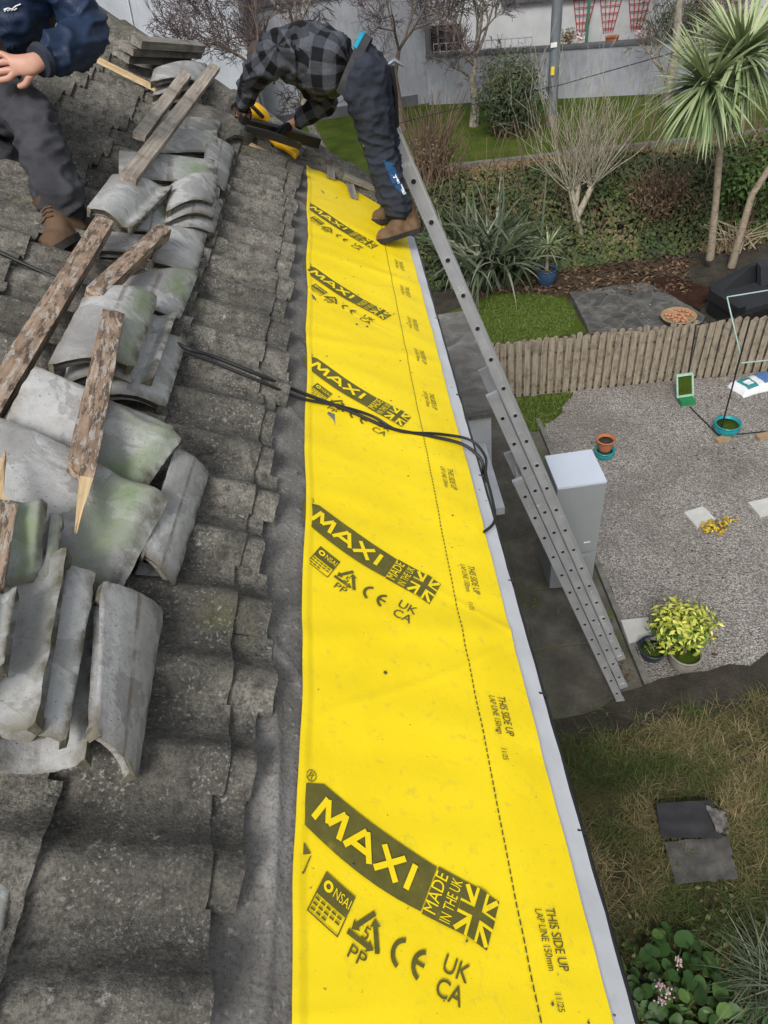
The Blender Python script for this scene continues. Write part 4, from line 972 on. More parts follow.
J = {'pel': (pe, .14), 'ch': (cht, .15), 'nk': (nk, .06), 'h0': (lerp(nk, hd, .55), .065), 'hd': (hd, (.085, .09)), 'h2': (hd+Vector((0, 0, .07)), .075),
     'sl': (shl, .055), 'el': (el, .045), 'wr': (wr, .032), 's2': (sh2, .055), 'e2': (el2, .045), 'w2': (wr2, .03),
     'h1': (hp1, .09), 'k1': (kn, .06), 'a1': (an, .04), 'hh2': (hp2, .09), 'k2': (kn2, .06), 'a2': (an2, .04)}
E = [('pel', 'ch'), ('ch', 'nk'), ('nk', 'h0'), ('h0', 'hd'), ('hd', 'h2'), ('ch', 'sl'), ('sl', 'el'), ('el', 'wr'), ('ch', 's2'), ('s2', 'e2'), ('e2', 'w2'), ('pel', 'h1'), ('h1', 'k1'), ('k1', 'a1'), ('pel', 'hh2'), ('hh2', 'k2'), ('k2', 'a2')]
htip = PY(-8, 68, wr.y-.03)
vn = (CAM-wr).normalized()
hand_chain(J, E, wr, (htip-wr).normalized(), (vn*.95+Vector((0, 0, .25))).normalized(), 'l', .38, 1.15, 'wr')
hand_chain(J, E, wr2, (1, -.6, 0), (0, 0, 1), 'r', 1, 1, 'w2')
body = mesh_obj(skin(J, E, 'pel', 2), 'body', 'skin', ps)
add_face(body, hd+Vector((0, 0, .02)), (.5, -.85, -.2), (0, 0, 1))
JJ = {'w': (lerp(pe, cht, .15), (.19, .17)), 'm': (lerp(pe, cht, .6), (.20, .18)), 'c': (cht, (.20, .18)), 'n': (lerp(cht, nk, .55), .12), 'sl': (shl, .10), 'u': (lerp(shl, el, .6), .092), 'el': (el, .084), 'f': (lerp(el, wr, .5), .078), 'wr': (lerp(el, wr, .93), .060), 's2': (sh2, .11), 'e2': (el2, .09), 'w2': (lerp(el2, wr2, .92), .058)}
EJ = [('w', 'm'), ('m', 'c'), ('c', 'n'), ('c', 'sl'), ('sl', 'u'), ('u', 'el'), ('el', 'f'), ('f', 'wr'), ('c', 's2'), ('s2', 'e2'), ('e2', 'w2')]
jk = mesh_obj(skin(JJ, EJ, 'w', 4, .020, 11, 4), 'jacket', 'jacket_navy', ps)
JT = {'p': (pe, (.18, .16)), 'h1': (hp1, .125), 'm1': (lerp(hp1, kn, .6), .112), 'k1': (kn, .092), 'c1': (lerp(kn, an, .45), .088), 'a1': (lerp(kn, an, 1.04), .090), 'hh2': (hp2, .125), 'k2': (kn2, .10), 'c2': (lerp(kn2, an2, .5), .09), 'a2': (an2, .08)}
ET = [('p', 'h1'), ('h1', 'm1'), ('m1', 'k1'), ('k1', 'c1'), ('c1', 'a1'), ('p', 'hh2'), ('hh2', 'k2'), ('k2', 'c2'), ('c2', 'a2')]
mesh_obj(skin(JT, ET, 'p', 4, .019, 12, 14), 'work_trousers', 'trouser_charcoal', ps)
boot('boot', ps, heel, toe, kn-an, ['boot_grey', 'boot_sole', 'boot_brown'], h=.13, w=.11)
d2 = Vector((-.15, -.25, -.12)).normalized(); boot('boot', ps, an2+Vector((0, .0, -.10))-d2*.06, an2+Vector((0, 0, -.10))+d2*.24, RN, ['boot_grey', 'boot_sole', 'boot_brown'])
m = MB(); m.tube([lerp(el, wr, .91), lerp(el, wr, .99)], [.058, .052], 14); m.build('cuff', 'trouser_navy', jk)
m = MB(); lp = lerp(cht, pe, .2); 
# pale script on the chest: a thin squiggle stitched to the jacket
bpy.context.view_layer.update()
def jhit(u, v):
    d = ray(u, v); ok, loc, nn, _ = jk.ray_cast(CAM-Vector(jk['_loc']), d); return loc+Vector(jk['_loc'])+nn*.003 if ok else None
for seg in ([(4, 10), (8, 8), (12, 9), (16, 6), (21, 4)], [(5, 12), (6, 9), (8, 11), (10, 9), (11, 11), (13, 9), (14, 10), (17, 8)]):
    q = [jhit(*p) for p in seg]; q = [x for x in q if x]
    if len(q) > 1: m.tube(q, .0022, 5)
if m.v: m.build('chest_logo', 'white_patch', jk)
m = MB(); ph = htip+vn*.0-(htip-wr).normalized()*.01
up_ = Vector((0, 0, 1)); sd = (htip-wr).normalized()
m.obox(PY(-2, 52, wr.y-.0), sd*.03, up_*.06+vn*.02, vn*.005); pho = m.build('mobile_phone', 'tool_black'); tag(pho, 'black phone held in the hand of the seated man', 'phone')
# ------------------------------------------------------------------ ground
def tz(x, y):
    z = .85*sstep(14.6, 17.6, y)+.05*nz((x*.5, y*.5, 0), 1)*sstep(13, 17, y)
    z += 1.2*sstep(27.5, 29, y)+ (.5*sstep(40, 80, y)+4*sstep(60, 300, y))
    return z
m = MB()
def gfn(i, j):
    a = lambda t: math.copysign(abs(t)**3, t)
    x = 5+a(2*i-1)*400; y = 8+a(2*j-1)*400
    return Vector((x, y, tz(x, y)-.012))
m.grid(gfn, 110, 110); structure(m, 'ground', 'dark_soil')
def sheet(name, mat, poly, z, n=1, kind='structure'):
    m = MB(); m.add([(x, y, z) for x, y in poly], [tuple(range(len(poly)))]); return structure(m, name, mat)
def wob(pts, amp, seg=.35, seed=0):
    out = []
    for i, p in enumerate(pts):
        q = pts[(i+1) % len(pts)]; L = math.hypot(q[0]-p[0], q[1]-p[1]); k = max(1, int(L/seg))
        for j in range(k):
            x = lerp(p[0], q[0], j/k); y = lerp(p[1], q[1], j/k); a = amp if j else 0
            out.append((x+a*nz((x*3, y*3, seed), 1)*2, y+a*nz((x*3, y*3, seed+9), 1)*2))
    return out
g2 = lambda u, v, z=0: tuple(G(u, v, z)[:2])
sheet('path', 'old_concrete_path', [(.45, 3.35), (2.51, 3.35), (2.51, 9.9), (.45, 9.9)], .004)
sheet('gravel', 'gravel_stones', wob([(2.60, 4.05), (3.0, 3.95), (4.5, 4.2), (9.5, 4.6), (9.5, 9.66), (6.7, 9.70), (2.60, 10.02)], .018, .12), .008)
m = MB(); m.box((2.53, 4.08, -.1), (2.60, 9.3, .03)); tag(m.build('kerb', 'kerb_concrete'), kind='structure')
m = MB(); cx, cy = 2.42, 4.1
sheet('moss', 'moss_turf', wob([(2.1, 9.0), (2.62, 9.05), (3.05, 9.55), (3.35, 9.93), (2.1, 10.0)], .08, .12), .014)
sheet('lawn', 'lawn_turf', wob([g2(440, 345), g2(587, 334), g2(566, 297), g2(500, 292), g2(470, 305), g2(430, 318)], .05, .2), .010)
sheet('litter_bed', 'leaf_litter', wob([g2(480, 300), g2(568, 297), g2(660, 287), g2(700, 262), g2(560, 255), g2(470, 275)], .08, .2), .006)
pt = wob([g2(589, 333), g2(569, 294), g2(645, 284), g2(668, 296), g2(705, 318), g2(700, 330)], .03, .15)
m = MB(); m.poly([(x, y, .05) for x, y in pt], .08, (0, 0, 1)); structure(m, 'patio', 'patio_flags')
sheet('compost_bed', 'red_compost', wob([g2(648, 284), g2(668, 276), g2(712, 290), g2(700, 312), g2(668, 298)], .04, .15), .03)
sheet('soil_strip', 'dark_soil', wob([(.6, 3.6), (2.5, 4.05), (4.6, 4.25), (7, 4.4), (7, 3.5), (2.6, 3.15), (.6, 3.2)], .08, .25), .011)
sheet('rough_bank', 'rough_ground', wob([(-1, -.5), (7, -.5), (7, 3.9), (2.9, 3.6), (-1, 3.3)], .1, .3), .016)
# far lawn, raised behind the hedge
m = MB()
fl = [(-1.5, 18.5), (2.4, 19.75), (10.9, 18.75), (17, 18.0), (17, 22.5), (9.78, 23.6), (2.94, 26.3), (-4, 26.3), (-4, 18)]
m.add([(x, y, tz(x, y)+.06) for x, y in fl], [tuple(range(len(fl)))]); structure(m, 'far_lawn', 'lawn_turf')
m = MB(); ka = Vector((1.2, 19.85, .86)); kb = Vector((13, 18.45, .86)); dk_ = (kb-ka).normalized(); m.obox((ka+kb)/2, (kb-ka)/2, Vector((-dk_.y, dk_.x, 0))*.09, Vector((0, 0, .10))); structure(m, 'lawn_kerb', 'kerb_concrete')
# ------------------------------------------------------------------ grass as ground cover
def tufts(name, mat, region, n, L, w, tint, droop=(.3, 1.4), dens=None, label=None, seg=2):
    m = MB(); rnd = random.Random(5)
    k = 0
    while k < n:
        x, y = region(rnd)
        if dens and rnd.random() > dens(x, y): continue
        k += 1
        for q in range(rnd.randint(3, 6)):
            a = rnd.uniform(0, 2*PI); l = rnd.uniform(*L); h = rnd.uniform(.25, 1.3)
            m.blade((x+rnd.gauss(0, .015), y+rnd.gauss(0, .015), tz(x, y)+.01), (math.cos(a), math.sin(a), h), l, rnd.uniform(*w), rnd.uniform(*droop), 0, tint(x, y, rnd), seg)
    return tag(m.build(name, mat), label, 'grass', None, 'stuff')
def bank(rnd): return rnd.uniform(.9, 4.9), rnd.uniform(.2, 3.75)
tufts('dry_grass', 'dry_grass', bank, 8500, (.07, .24), (.0035, .008), lambda x, y, r: min(1, max(0, .46+.62*nz((x, y, 0), 1.1)+.30*nz((x, y, 3), 4.5)+r.gauss(0, .13))), dens=lambda x, y: sstep(3.85, 3.3, y+.25*nz((x, y, 0), 2))*(.25+.75*sstep(-.3, .2, nz((x, y, 8), 2.2)))*(.3 if (x-1.75)**2+(y-1.25)**2 < .3 else 1), label='rough straw coloured grass with green patches below the path')
m = MB(); rnd = random.Random(19)
for k in range(2600):
    x = rnd.uniform(.9, 3.6); y = rnd.uniform(.4, 2.1)
    if rnd.random() > sstep(2.0, 1.2, y+.35*nz((x, y, 1), 1.8)): continue
    l = rnd.uniform(.03, .075); m.leaf((x, y, .02+rnd.random()*.09), (rnd.gauss(0, .5), rnd.gauss(0, .5), 1), l, l*rnd.uniform(.4, .75), 0, rnd.random()*.75)
tag(m.build('low_weeds', 'hedge_leaf'), 'dark low leafy weeds covering the ground at the lower right', 'weeds', None, 'stuff')
tufts('short_grass', 'green_blade', lambda r: (r.uniform(2.0, 4.25), r.uniform(11.7, 14.0)), 3200, (.03, .07), (.006, .012), lambda x, y, r: r.random(), dens=lambda x, y: 1 if (x-3.0)**2/1.3+(y-12.7)**2/1.2 < 1 else 0, label='short green lawn grass beyond the picket fence')
tufts('moss_grass', 'green_blade', lambda r: (r.uniform(2.1, 3.3), r.uniform(9.0, 9.95)), 700, (.03, .07), (.006, .012), lambda x, y, r: r.random(), dens=lambda x, y: 1 if y > 9.05+(x-2.6)*1.1 else 0, label='mossy grass at the foot of the picket fence')
tufts('path_weeds', 'green_blade', lambda r: (r.choice([r.uniform(.9, 2.46), r.uniform(2.25, 2.46)]), r.uniform(3.2, 8.5)), 260, (.03, .08), (.004, .010), lambda x, y, r: r.random(), dens=lambda x, y: sstep(.0, .35, nz((x, y, 2), 1.6)) if y > 3.7 else .9, label='small weeds in the joints of the concrete path')
# scattered leaves and stones
m = MB(); rnd = random.Random(3)
for k in range(1100):
    u = rnd.uniform(480, 690); v = rnd.uniform(254, 296); p = G(u, v, 0); m.leaf((p.x, p.y, tz(p.x, p.y)+.02+rnd.random()*.03), (rnd.gauss(0, .4), rnd.gauss(0, .4), 1), rnd.uniform(.08, .16), rnd.uniform(.05, .09), 0, rnd.random())
for k in range(160):
    p = Vector((rnd.uniform(2.25, 2.46), rnd.uniform(4.1, 5.2), .012)); m.leaf(p, (rnd.gauss(0, .4), rnd.gauss(0, .4), 1), rnd.uniform(.03, .06), rnd.uniform(.02, .03), 0, .3+.7*rnd.random())
for k in range(150):
    gx_, gy0 = rnd.choice(((3.3, 8.4), (5.3, 7.6), (4.9, 7.7), (3.0, 9.3), (4.1, 6.0), (3.6, 5.6), (5.6, 9.2), (3.4, 4.6))); p = Vector((gx_+rnd.gauss(0, .24), gy0+rnd.gauss(0, .22), .016)); m.leaf(p, (rnd.gauss(0, .5), rnd.gauss(0, .5), 1), rnd.uniform(.03, .08), rnd.uniform(.012, .03), 0, .5*rnd.random())
tag(m.build('fallen_leaves', 'litter_leaf'), 'brown fallen leaves under the hedge and along the kerb', 'leaves', None, 'stuff')
m = MB()
for k in range(900):
    x = rnd.uniform(2.62, 7.2); y = rnd.uniform(4.35, 9.6); r = rnd.uniform(.008, .021); c = Vector((x, y, .008+r*.4)); ax = Vector((rnd.gauss(0, 1), rnd.gauss(0, 1), rnd.gauss(0, .3))).normalized()*r; ay = ax.cross(Vector((0, 0, 1))).normalized()*r*rnd.uniform(.6, 1)
    az = Vector((0, 0, r*.5)); m.add([c-ax, c+ay, c+ax, c-ay, c+az], [(0, 1, 4), (1, 2, 4), (2, 3, 4), (3, 0, 4)], 0, rnd.random())
tag(m.build('loose_pebbles', 'pebble'), 'loose larger pebbles lying on the gravel', 'pebbles', None, 'stuff')
# ------------------------------------------------------------------ shed, fridge, ladder
sh = thing('shed', (.6, 7.3, 0), 'low white shed with a grey felt flat roof between house and ladder', 'shed')
m = MB(); m.box((-.6, 6.35, 0), (1.20, 8.5, 2.48)); m.build('wall', 'render_white', sh)
m = MB(); m.box((-.7, 6.27, 2.56), (1.30, 8.6, 2.62)); m.build('roof', 'old_grey_felt', sh)
m = MB(); m.box((-.68, 6.30, 2.482), (1.27, 8.57, 2.557)); m.build('fascia', 'dark_fence_wood', sh)
m = MB(); m.box((-.6, 5.2, 2.0), (1.12, 6.34, 2.1)); m.build('canopy', 'white_plastic', sh)
fx0, fx1, fy0, fy1, fh = 1.82, 2.38, 5.62, 6.20, 1.86
fr = thing('fridge_freezer', (2.1, 5.9, 0), 'tall silver fridge freezer standing outside on the concrete path', 'fridge')
rot = lambda p: p
m = MB(); m.box((fx0, fy0+.06, .03), (fx1, fy1, fh-.02)); m.build('cabinet', 'fridge_side', fr)
m = MB(); m.box((fx0-.003, fy0, fh-.02), (fx1+.003, fy1+.002, fh+.01)); m.build('top_panel', 'fridge_top', fr)
def door(z0, z1):
    m = MB(); n = 8
    m.shell(lambda i, j: (Vector((lerp(fx0, fx1, i), fy0-.012*math.sin(PI*i)**.5+.006, lerp(z0, z1, j))), Vector((0, -1, 0))), n, 2, .05); return m.build('door', 'fridge_silver', fr)
d1 = door(.70, fh-.025); d0 = door(.05, .655)
m = MB(); m.obox(Vector((2.13, fy0-.012, .640)), Vector((.16, 0, 0)), Vector((0, .014, 0)), Vector((0, 0, .013))); m.build('handle', 'bright_alu', d0)
m = MB()
for a, b, c in ((1.97, 1.06, .07), (2.24, .88, .04)): m = MB(); m.obox(Vector((a, fy0-.009, b)), Vector((c, 0, 0)), Vector((0, .002, 0)), Vector((.0, 0, .008))); m.build('scuff_mark', 'white_patch', d1)
m = MB()
for x in (fx0+.05, fx1-.05):
    for y in (fy0+.1, fy1-.06): m.box((x-.02, y-.02, 0), (x+.02, y+.02, .035))
m.build('feet', 'black_plastic', fr)
# ladder
LF = Vector((2.31, 3.92, .0)); LT = PY(377, 138, 4.42)
ld = (LT-LF); LL = ld.length; ld = ld/LL; wy = Vector((0, 1, 0)); wy = (wy-ld*wy.dot(ld)).normalized(); ln = ld.cross(wy).normalized(); ln = ln if ln.x < 0 else -ln
lad = thing('extension_ladder', LF, 'grey aluminium extension ladder leaning from the path against the eave', 'ladder')
SW = .084; ST = .028; WID = .40
for k, (t0, t1) in enumerate(((0.0, .565), (.045, .70), (.125, 1.0))):       # base section innermost, fly sections outside
    off = ln*(.10-k*(SW+.013)); a = LF+ld*LL*t0+off; b = LF+ld*LL*t1+off; wd_ = WID-.0*k
    for s_ in (0, 1):
        m = MB(); c0 = a+wy*(s_*wd_); c1 = b+wy*(s_*wd_); n = 6
        m.obox((c0+c1)/2, (c1-c0)/2, wy*ST/2, ln*SW/2)
        o = m.build('stile', 'aluminium', lad)
        m = MB()
        for e in (-1, 1): m.obox((c0+c1)/2+ln*e*(SW/2-.006)-wy*(ST/2+.003)*(1 if s_ == 0 else -1), (c1-c0)/2*.999, wy*.004, ln*.006)
        m.build('stile_flange', 'bright_alu' if k == 2 else 'aluminium', o)
        if s_ == 0:
            m = MB(); m.obox(c1-ld*.02, ld*.022, wy*(ST/2+.004), ln*(SW/2+.003)); m.build('end_cap', 'bright_alu' if k < 2 else 'black_plastic', o)
            m = MB(); m.obox(c0+ld*.03, ld*.04, wy*(ST/2+.005), ln*(SW/2+.004)); m.build('foot', 'bright_alu', o)
    L = (b-a).length; x = .22
    while x < L-.1:
        p = a+ld*x-wy*(ST/2+.005); q = a+ld*x+wy*(wd_+ST/2+.005); m = MB(); m.tube([p, q], .019, 12, 0); m.lathe(p-wy*.0015, [(.0155, 0), (.0155, .001)], 12, 1, wy)  # flat black disc paints the shaded inside of the hollow rung end
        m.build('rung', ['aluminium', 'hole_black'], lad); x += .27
# ------------------------------------------------------------------ picket fence
FA = Vector((1.72, 10.13, 0)); FB = Vector((8.6, 9.62, 0)); fd = (FB-FA).normalized(); fnn = Vector((-fd.y, fd.x, 0))
fen = thing('picket_fence', (FA+FB)/2, 'weathered round topped wooden picket fence between gravel and lawn', 'fence')
def pickets(side, mat, ofs):
    m = MB(); x = ofs; rnd = random.Random(int(ofs*100)); LN = (FB-FA).length
    while x < LN:
        c = FA+fd*x+fnn*side; w = .048+rnd.uniform(-.003, .003); h = 1.08+rnd.gauss(0, .018); tl = rnd.gauss(0, .010); z0 = -.02
        pts = [c-fd*w+Vector((0, 0, z0)), c+fd*w+Vector((0, 0, z0))]
        for k in range(9):
            a = PI*k/8; pts.append(c+fd*(w*math.cos(a)+tl)+Vector((0, 0, h-w+w*math.sin(a))))
        m.poly(pts, .018, -fnn); x += .137
    return m.build('picket_row', mat, fen)
pickets(-.035, 'fence_wood', .0); pickets(.055, 'fence_wood', .068)
m = MB()
for z in (.22, .86): m.obox((FA+FB)/2+Vector((0, 0, z))+fnn*.015, (FB-FA)/2, fnn*.016, Vector((0, 0, .04)))
m.build('rail', 'dark_fence_wood', fen)
for k in range(4): 
    m = MB(); c = FA+fd*(.3+1.9*k)+fnn*.015; m.obox(c+Vector((0, 0, .5)), fd*.045, fnn*.014, Vector((0, 0, .5))); m.build('post', 'dark_fence_wood', fen)
# ------------------------------------------------------------------ pots and bits on the gravel
def pot(name, c, r0, r1, h, mat, label, soil='dark_soil', rim=.012, belly=0, cat='pot', group=None):
    t = thing(name, c, label, cat, group); m = MB(); pr = []
    for k in range(9):
        z = k/8; pr.append((lerp(r0, r1, z)+belly*math.sin(PI*z), z*h))
    pr += [(r1+rim, h-.02), (r1+rim, h), (r1-.012, h), (r1-.02, h-.05), (.01, h-.055)]
    m.lathe(c, pr, 28); m.build('body', mat, t)
    m = MB(); m.lathe(Vector(c)+Vector((0, 0, h-.050)), [(r1-.018, 0), (r1-.018, .002), (.005, .012)], 20); m.build('soil', soil, t); return t
pp = G(604, 456, 0)
pot('turquoise_pot', pp, .12, .145, .14, 'turquoise_glaze', 'turquoise glazed pot under the terracotta pot beside the fridge', belly=.02)
pot('terracotta_pot', Vector((pp.x, pp.y+.01, .142)), .095, .135, .20, 'terracotta', 'terracotta pot nested in a turquoise pot beside the fridge', rim=.015)
bw = G(725, 433, 0); pot('bowl_planter', bw, .12, .19, .21, 'turquoise_glaze', 'turquoise glazed bowl planter on the gravel by the metal frame', 'moss_turf', belly=.04, cat='planter')
pl = G(686, 404, 0); t = thing('trough_planter', pl, 'small green planter box with pale rim standing at the foot of the fence', 'planter')
m = MB(); m.obox(pl+Vector((0, 0, .05)), Vector((.12, 0, 0)), Vector((0, .07, 0)), Vector((0, 0, .05))); m.build('base', 'green_plastic', t)
m = MB(); A_ = pl+Vector((0, .09, .10)); tv = Vector((0, .16, .30)).normalized()
for s_ in (-1, 1): m.obox(A_+Vector((s_*.13, 0, 0))+tv*.18, Vector((.012, 0, 0)), Vector((0, .02, 0)), tv*.19)
for q in (0, 1): m.obox(A_+tv*(.36*q), Vector((.13, 0, 0)), Vector((0, .02, 0)), tv*.012)
m.build('rim', 'pale_green_plastic', t)
m = MB(); m.obox(A_+tv*.18+Vector((0, .02, -.01)), Vector((.118, 0, 0)), Vector((0, .006, 0)), tv*.175); m.build('moss_filling', 'moss_turf', t)
# sack
sk = G(757, 386, 0); t = thing('compost_sack', sk, 'white compost sack with teal and blue print lying on the gravel', 'sack')
sx = Vector((.42, .08, 0)); sy_ = Vector((-.05, .20, 0))
def sack(i, j): 
    a = 2*i-1; b = 2*j-1; return Vector(sk)+sx*a*(1+.04*math.sin(b*3))+sy_*b*(1+.05*math.sin(a*4))+Vector((0, 0, .02+.13*(max(0, 1-a**4)*max(0, 1-b**4))**.5+.012*nz((a*3, b*3, 1), 1.5)))
m = MB(); m.shell(lambda i, j: (sack(i, j), Vector((0, 0, 1))), 20, 14, .02); m.build('sack_body', 'sack_white', t)
for mt, u0, u1, v0, v1 in (('sack_teal', .12, .36, .12, .80), ('sack_blue', .50, .9, .16, .88)):
    m = MB(); m.grid(lambda i, j: sack(lerp(u0, u1, i), lerp(v0, v1, j))+Vector((0, 0, .006)), 10, 8); m.build('printed_panel', mt, t)
m = MB(); m.grid(lambda i, j: sack(lerp(.17, .31, i), lerp(.3, .6, j))+Vector((0, 0, .010)), 6, 6); m.build('printed_panel', 'sack_white', t)
for (u, v, lab) in ((722, 441, 'small tan brick at the foot of the turquoise bowl planter'), (763, 438, 'small tan brick at the right picture edge near the metal frame')):
    c = G(u, v, 0); m = MB(); m.obox(c+Vector((0, 0, .035)), Vector((.11, .02, 0)), Vector((-.01, .05, 0)), Vector((0, 0, .034))); tag(m.build('brick', 'brick_tan'), lab, 'brick', 'bricks on the gravel')
# white slabs
def slab(cs, label, mat='slab_concrete', th=.04, z=.05, name='paving_slab', g='pale square slabs on the gravel', cat='slab'):
    m = MB(); m.poly([G(u, v, z) for u, v in cs], th, (0, 0, 1)); return tag(m.build(name, mat), label, cat, g)
slab([(684, 512), (703, 506), (716, 519), (697, 527)], 'pale square slab touching the yellow flowering plant')
slab([(748, 502), (772, 497), (785, 510), (760, 516)], 'pale square slab at the right picture edge')
slab([(621, 620), (648, 617), (652, 636), (629, 643)], 'pale square slab beside the dark plant pot next to the kerb')
# dropped roofing pieces in the rough grass
def scrap(cs, zs, label, mat, amp=.012, seed=0):
    Q = [G(u, v, z) for (u, v), z in zip(cs, zs)]; m = MB()
    def fn(i, j):
        p = Q[0]*(1-i)*(1-j)+Q[1]*i*(1-j)+Q[2]*i*j+Q[3]*(1-i)*j; e = 0.03 if i > .97 or j > .97 else 0
        return p+Vector((e*nz((i*9, j*9, seed), 1), e*nz((i*9, j*9, seed+3), 1), amp*nz((i*3, j*3, seed), 1.4))), Vector((0, 0, 1))
    m.shell(fn, 16, 12, .012); return tag(m.build('slate_piece', mat), label, 'slate', 'broken slate pieces lying in the grass')
scrap([(664, 842), (728, 836), (738, 878), (676, 884)], [.10, .11, .12, .10], 'worn brownish slate piece lying under the dark one in the grass', 'slate_worn', .03, 3)
scrap([(656, 803), (712, 800), (722, 838), (661, 837)], [.16, .17, .17, .16], 'dark slate piece lying uppermost in the rough grass', 'slate_dark', .01, 5)
scrap([(706, 805), (726, 812), (728, 834), (716, 830)], [.20, .19, .18, .21], 'small pale crumpled piece on the corner of the dark slate', 'old_grey_felt', .05, 7)
# plants in pots
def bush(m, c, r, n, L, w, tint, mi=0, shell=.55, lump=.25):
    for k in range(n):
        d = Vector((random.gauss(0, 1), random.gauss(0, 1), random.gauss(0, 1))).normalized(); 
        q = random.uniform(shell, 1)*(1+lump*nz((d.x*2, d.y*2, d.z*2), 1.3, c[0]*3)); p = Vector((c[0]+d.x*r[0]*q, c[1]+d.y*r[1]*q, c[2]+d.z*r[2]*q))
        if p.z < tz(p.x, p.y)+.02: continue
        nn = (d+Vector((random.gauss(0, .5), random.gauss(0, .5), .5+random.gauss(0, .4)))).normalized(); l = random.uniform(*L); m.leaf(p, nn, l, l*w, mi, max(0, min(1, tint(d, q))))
vb = G(682, 664, 0); t = pot('stone_planter', vb, .13, .18, .26, 'stone_pot', 'round stone pot holding the yellow variegated bush', 'moss_turf', belly=.02, cat='planter')
vp = thing('variegated_shrub', vb+Vector((0, 0, .2)), 'bushy yellow and green variegated shrub growing in the round stone pot', 'shrub')
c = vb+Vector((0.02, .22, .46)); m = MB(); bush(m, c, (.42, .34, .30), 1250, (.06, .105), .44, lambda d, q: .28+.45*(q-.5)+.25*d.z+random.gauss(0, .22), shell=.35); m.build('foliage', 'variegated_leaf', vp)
m = MB()
for k in range(9): a = k*.7; m.tube([vb+Vector((0, 0, .2)), lerp(vb, c, .5)+Vector((.05*math.cos(a), .05*math.sin(a), .1)), c+Vector((.22*math.cos(a), .2*math.sin(a), .0))], [.010, .008, .005], 6)
m.build('stem', 'twig_brown', vp)
dp = G(651, 655, 0); pot('dark_plant_pot', dp, .12, .155, .17, 'navy_pot', 'dark blue plant pot with sparse growth beside the stone pot', 'moss_turf')
def stalks(name, c, n, L, spread, mat, leafmat, label, cat, leafL=(.03, .06), tint=.5, nl=5, r=.004):
    t = thing(name, c, label, cat); m = MB(); lf = MB()
    for k in range(n):
        a = random.uniform(0, 6.28); d = Vector((math.cos(a)*spread, math.sin(a)*spread, 1)).normalized(); l = random.uniform(*L); p = Vector(c)+Vector((random.gauss(0, .03), random.gauss(0, .03), 0)); q = p+d*l; md = lerp(p, q, .5)+Vector((0, 0, l*.08))
        m.tube([p, md, q], [r, r*.8, r*.5], 5)
        for j in range(nl): 
            x = random.uniform(.35, 1); pp_ = lerp(p, q, x); lf.leaf(pp_, (random.gauss(0, 1), random.gauss(0, 1), 1), random.uniform(*leafL), random.uniform(*leafL)*.5, 0, random.random())
    m.build('stem', mat, t); 
    if lf.v: lf.build('foliage', leafmat, t)
    return t
stalks('potted_herb', dp+Vector((0, 0, .12)), 10, (.10, .25), .8, 'twig_tan', 'ivy_leaf', 'thin straggly herb growing in the dark blue plant pot', 'plant')
yb = G(716, 530, 0); t = thing('yellow_plant', yb, 'low plant with yellow flowers sprawling beside a pale slab', 'plant')
m = MB(); bush(m, yb+Vector((-.03, 0, .07)), (.20, .13, .09), 150, (.035, .06), .6, lambda d, q: random.random()); m.build('flower_heads', 'yellow_flower', t); m = MB(); bush(m, yb+Vector((.24, .10, .06)), (.13, .07, .05), 40, (.03, .05), .6, lambda d, q: random.random()); m.build('flower_heads', 'yellow_flower', t)
m = MB()
for k in range(26): a = random.uniform(0, 6.28); m.tube([yb, yb+Vector((.14*math.cos(a), .10*math.sin(a), .10))], .004, 4)
m.tube([yb, yb+Vector((.34, .15, .08))], .006, 5); m.build('stem', 'twig_brown', t)
# ------------------------------------------------------------------ metal frame
fm = thing('metal_frame', G(719, 437, 0), 'thin metal garden frame with black posts and pale green upper bars', 'frame')
def bar(name, pts, r, mat): m = MB(); m.tube(pts, r, 8); return m.build(name, mat, fm)
b0 = G(719, 437, 0); bt = PY(752, 313, b0.y); c0 = G(683, 388, 0); c0 = Vector((c0.x, 9.5, 0)); ct = PY(696, 325, 9.5)
bar('post', [b0, bt], .012, 'black_plastic'); bar('post', [c0, ct], .012, 'black_plastic'); bar('top_bar', [ct, bt], .009, 'black_plastic')
p1 = PY(741, 357, b0.y); p2 = PY(727, 297, b0.y+.5); bar('upright', [p1, p2], .010, 'frame_green'); bar('cross_bar', [p2, PY(800, 285, b0.y+.5)], .010, 'frame_green'); bar('cross_bar', [PY(741, 363, b0.y), PY(800, 357, b0.y)], .010, 'frame_green')
bar('base_bar', [G(690, 407, .02), b0+Vector((0, 0, .02))], .010, 'black_plastic'); bar('base_bar', [b0+Vector((0, 0, .02)), G(800, 428, .02)], .010, 'black_plastic')
# ------------------------------------------------------------------ beyond the fence: sofa, fire pit, potted palm, log
so = G(712, 316, 0); so = Vector((7.38, 11.7, 0)); sf = thing('garden_sofa', so, 'black rattan garden corner seat behind the picket fence', 'sofa')
def sbox(name, u, v, z0, z1, mat, a=.22):
    ca, sa = math.cos(a), math.sin(a); f = lambda x, y, z: Vector((so.x+x*ca-y*sa, so.y+x*sa+y*ca, z))
    m = MB(); (x0, x1), (y0, y1) = u, v; m.obox(f((x0+x1)/2, (y0+y1)/2, (z0+z1)/2), Vector((ca, sa, 0))*(x1-x0)/2, Vector((-sa, ca, 0))*(y1-y0)/2, Vector((0, 0, (z1-z0)/2))); return m.build(name, mat, sf)
sbox('seat_base', (-.75, 1.5), (-.45, .40), .0, .30, 'rattan_black')
sbox('seat_cushion', (-.62, .30), (-.42, .36), .303, .40, 'cushion_black'); sbox('seat_cushion', (.32, 1.3), (-.42, .36), .303, .40, 'cushion_black')
sbox('armrest', (-.80, -.64), (-.45, .40), .303, .50, 'rattan_black')
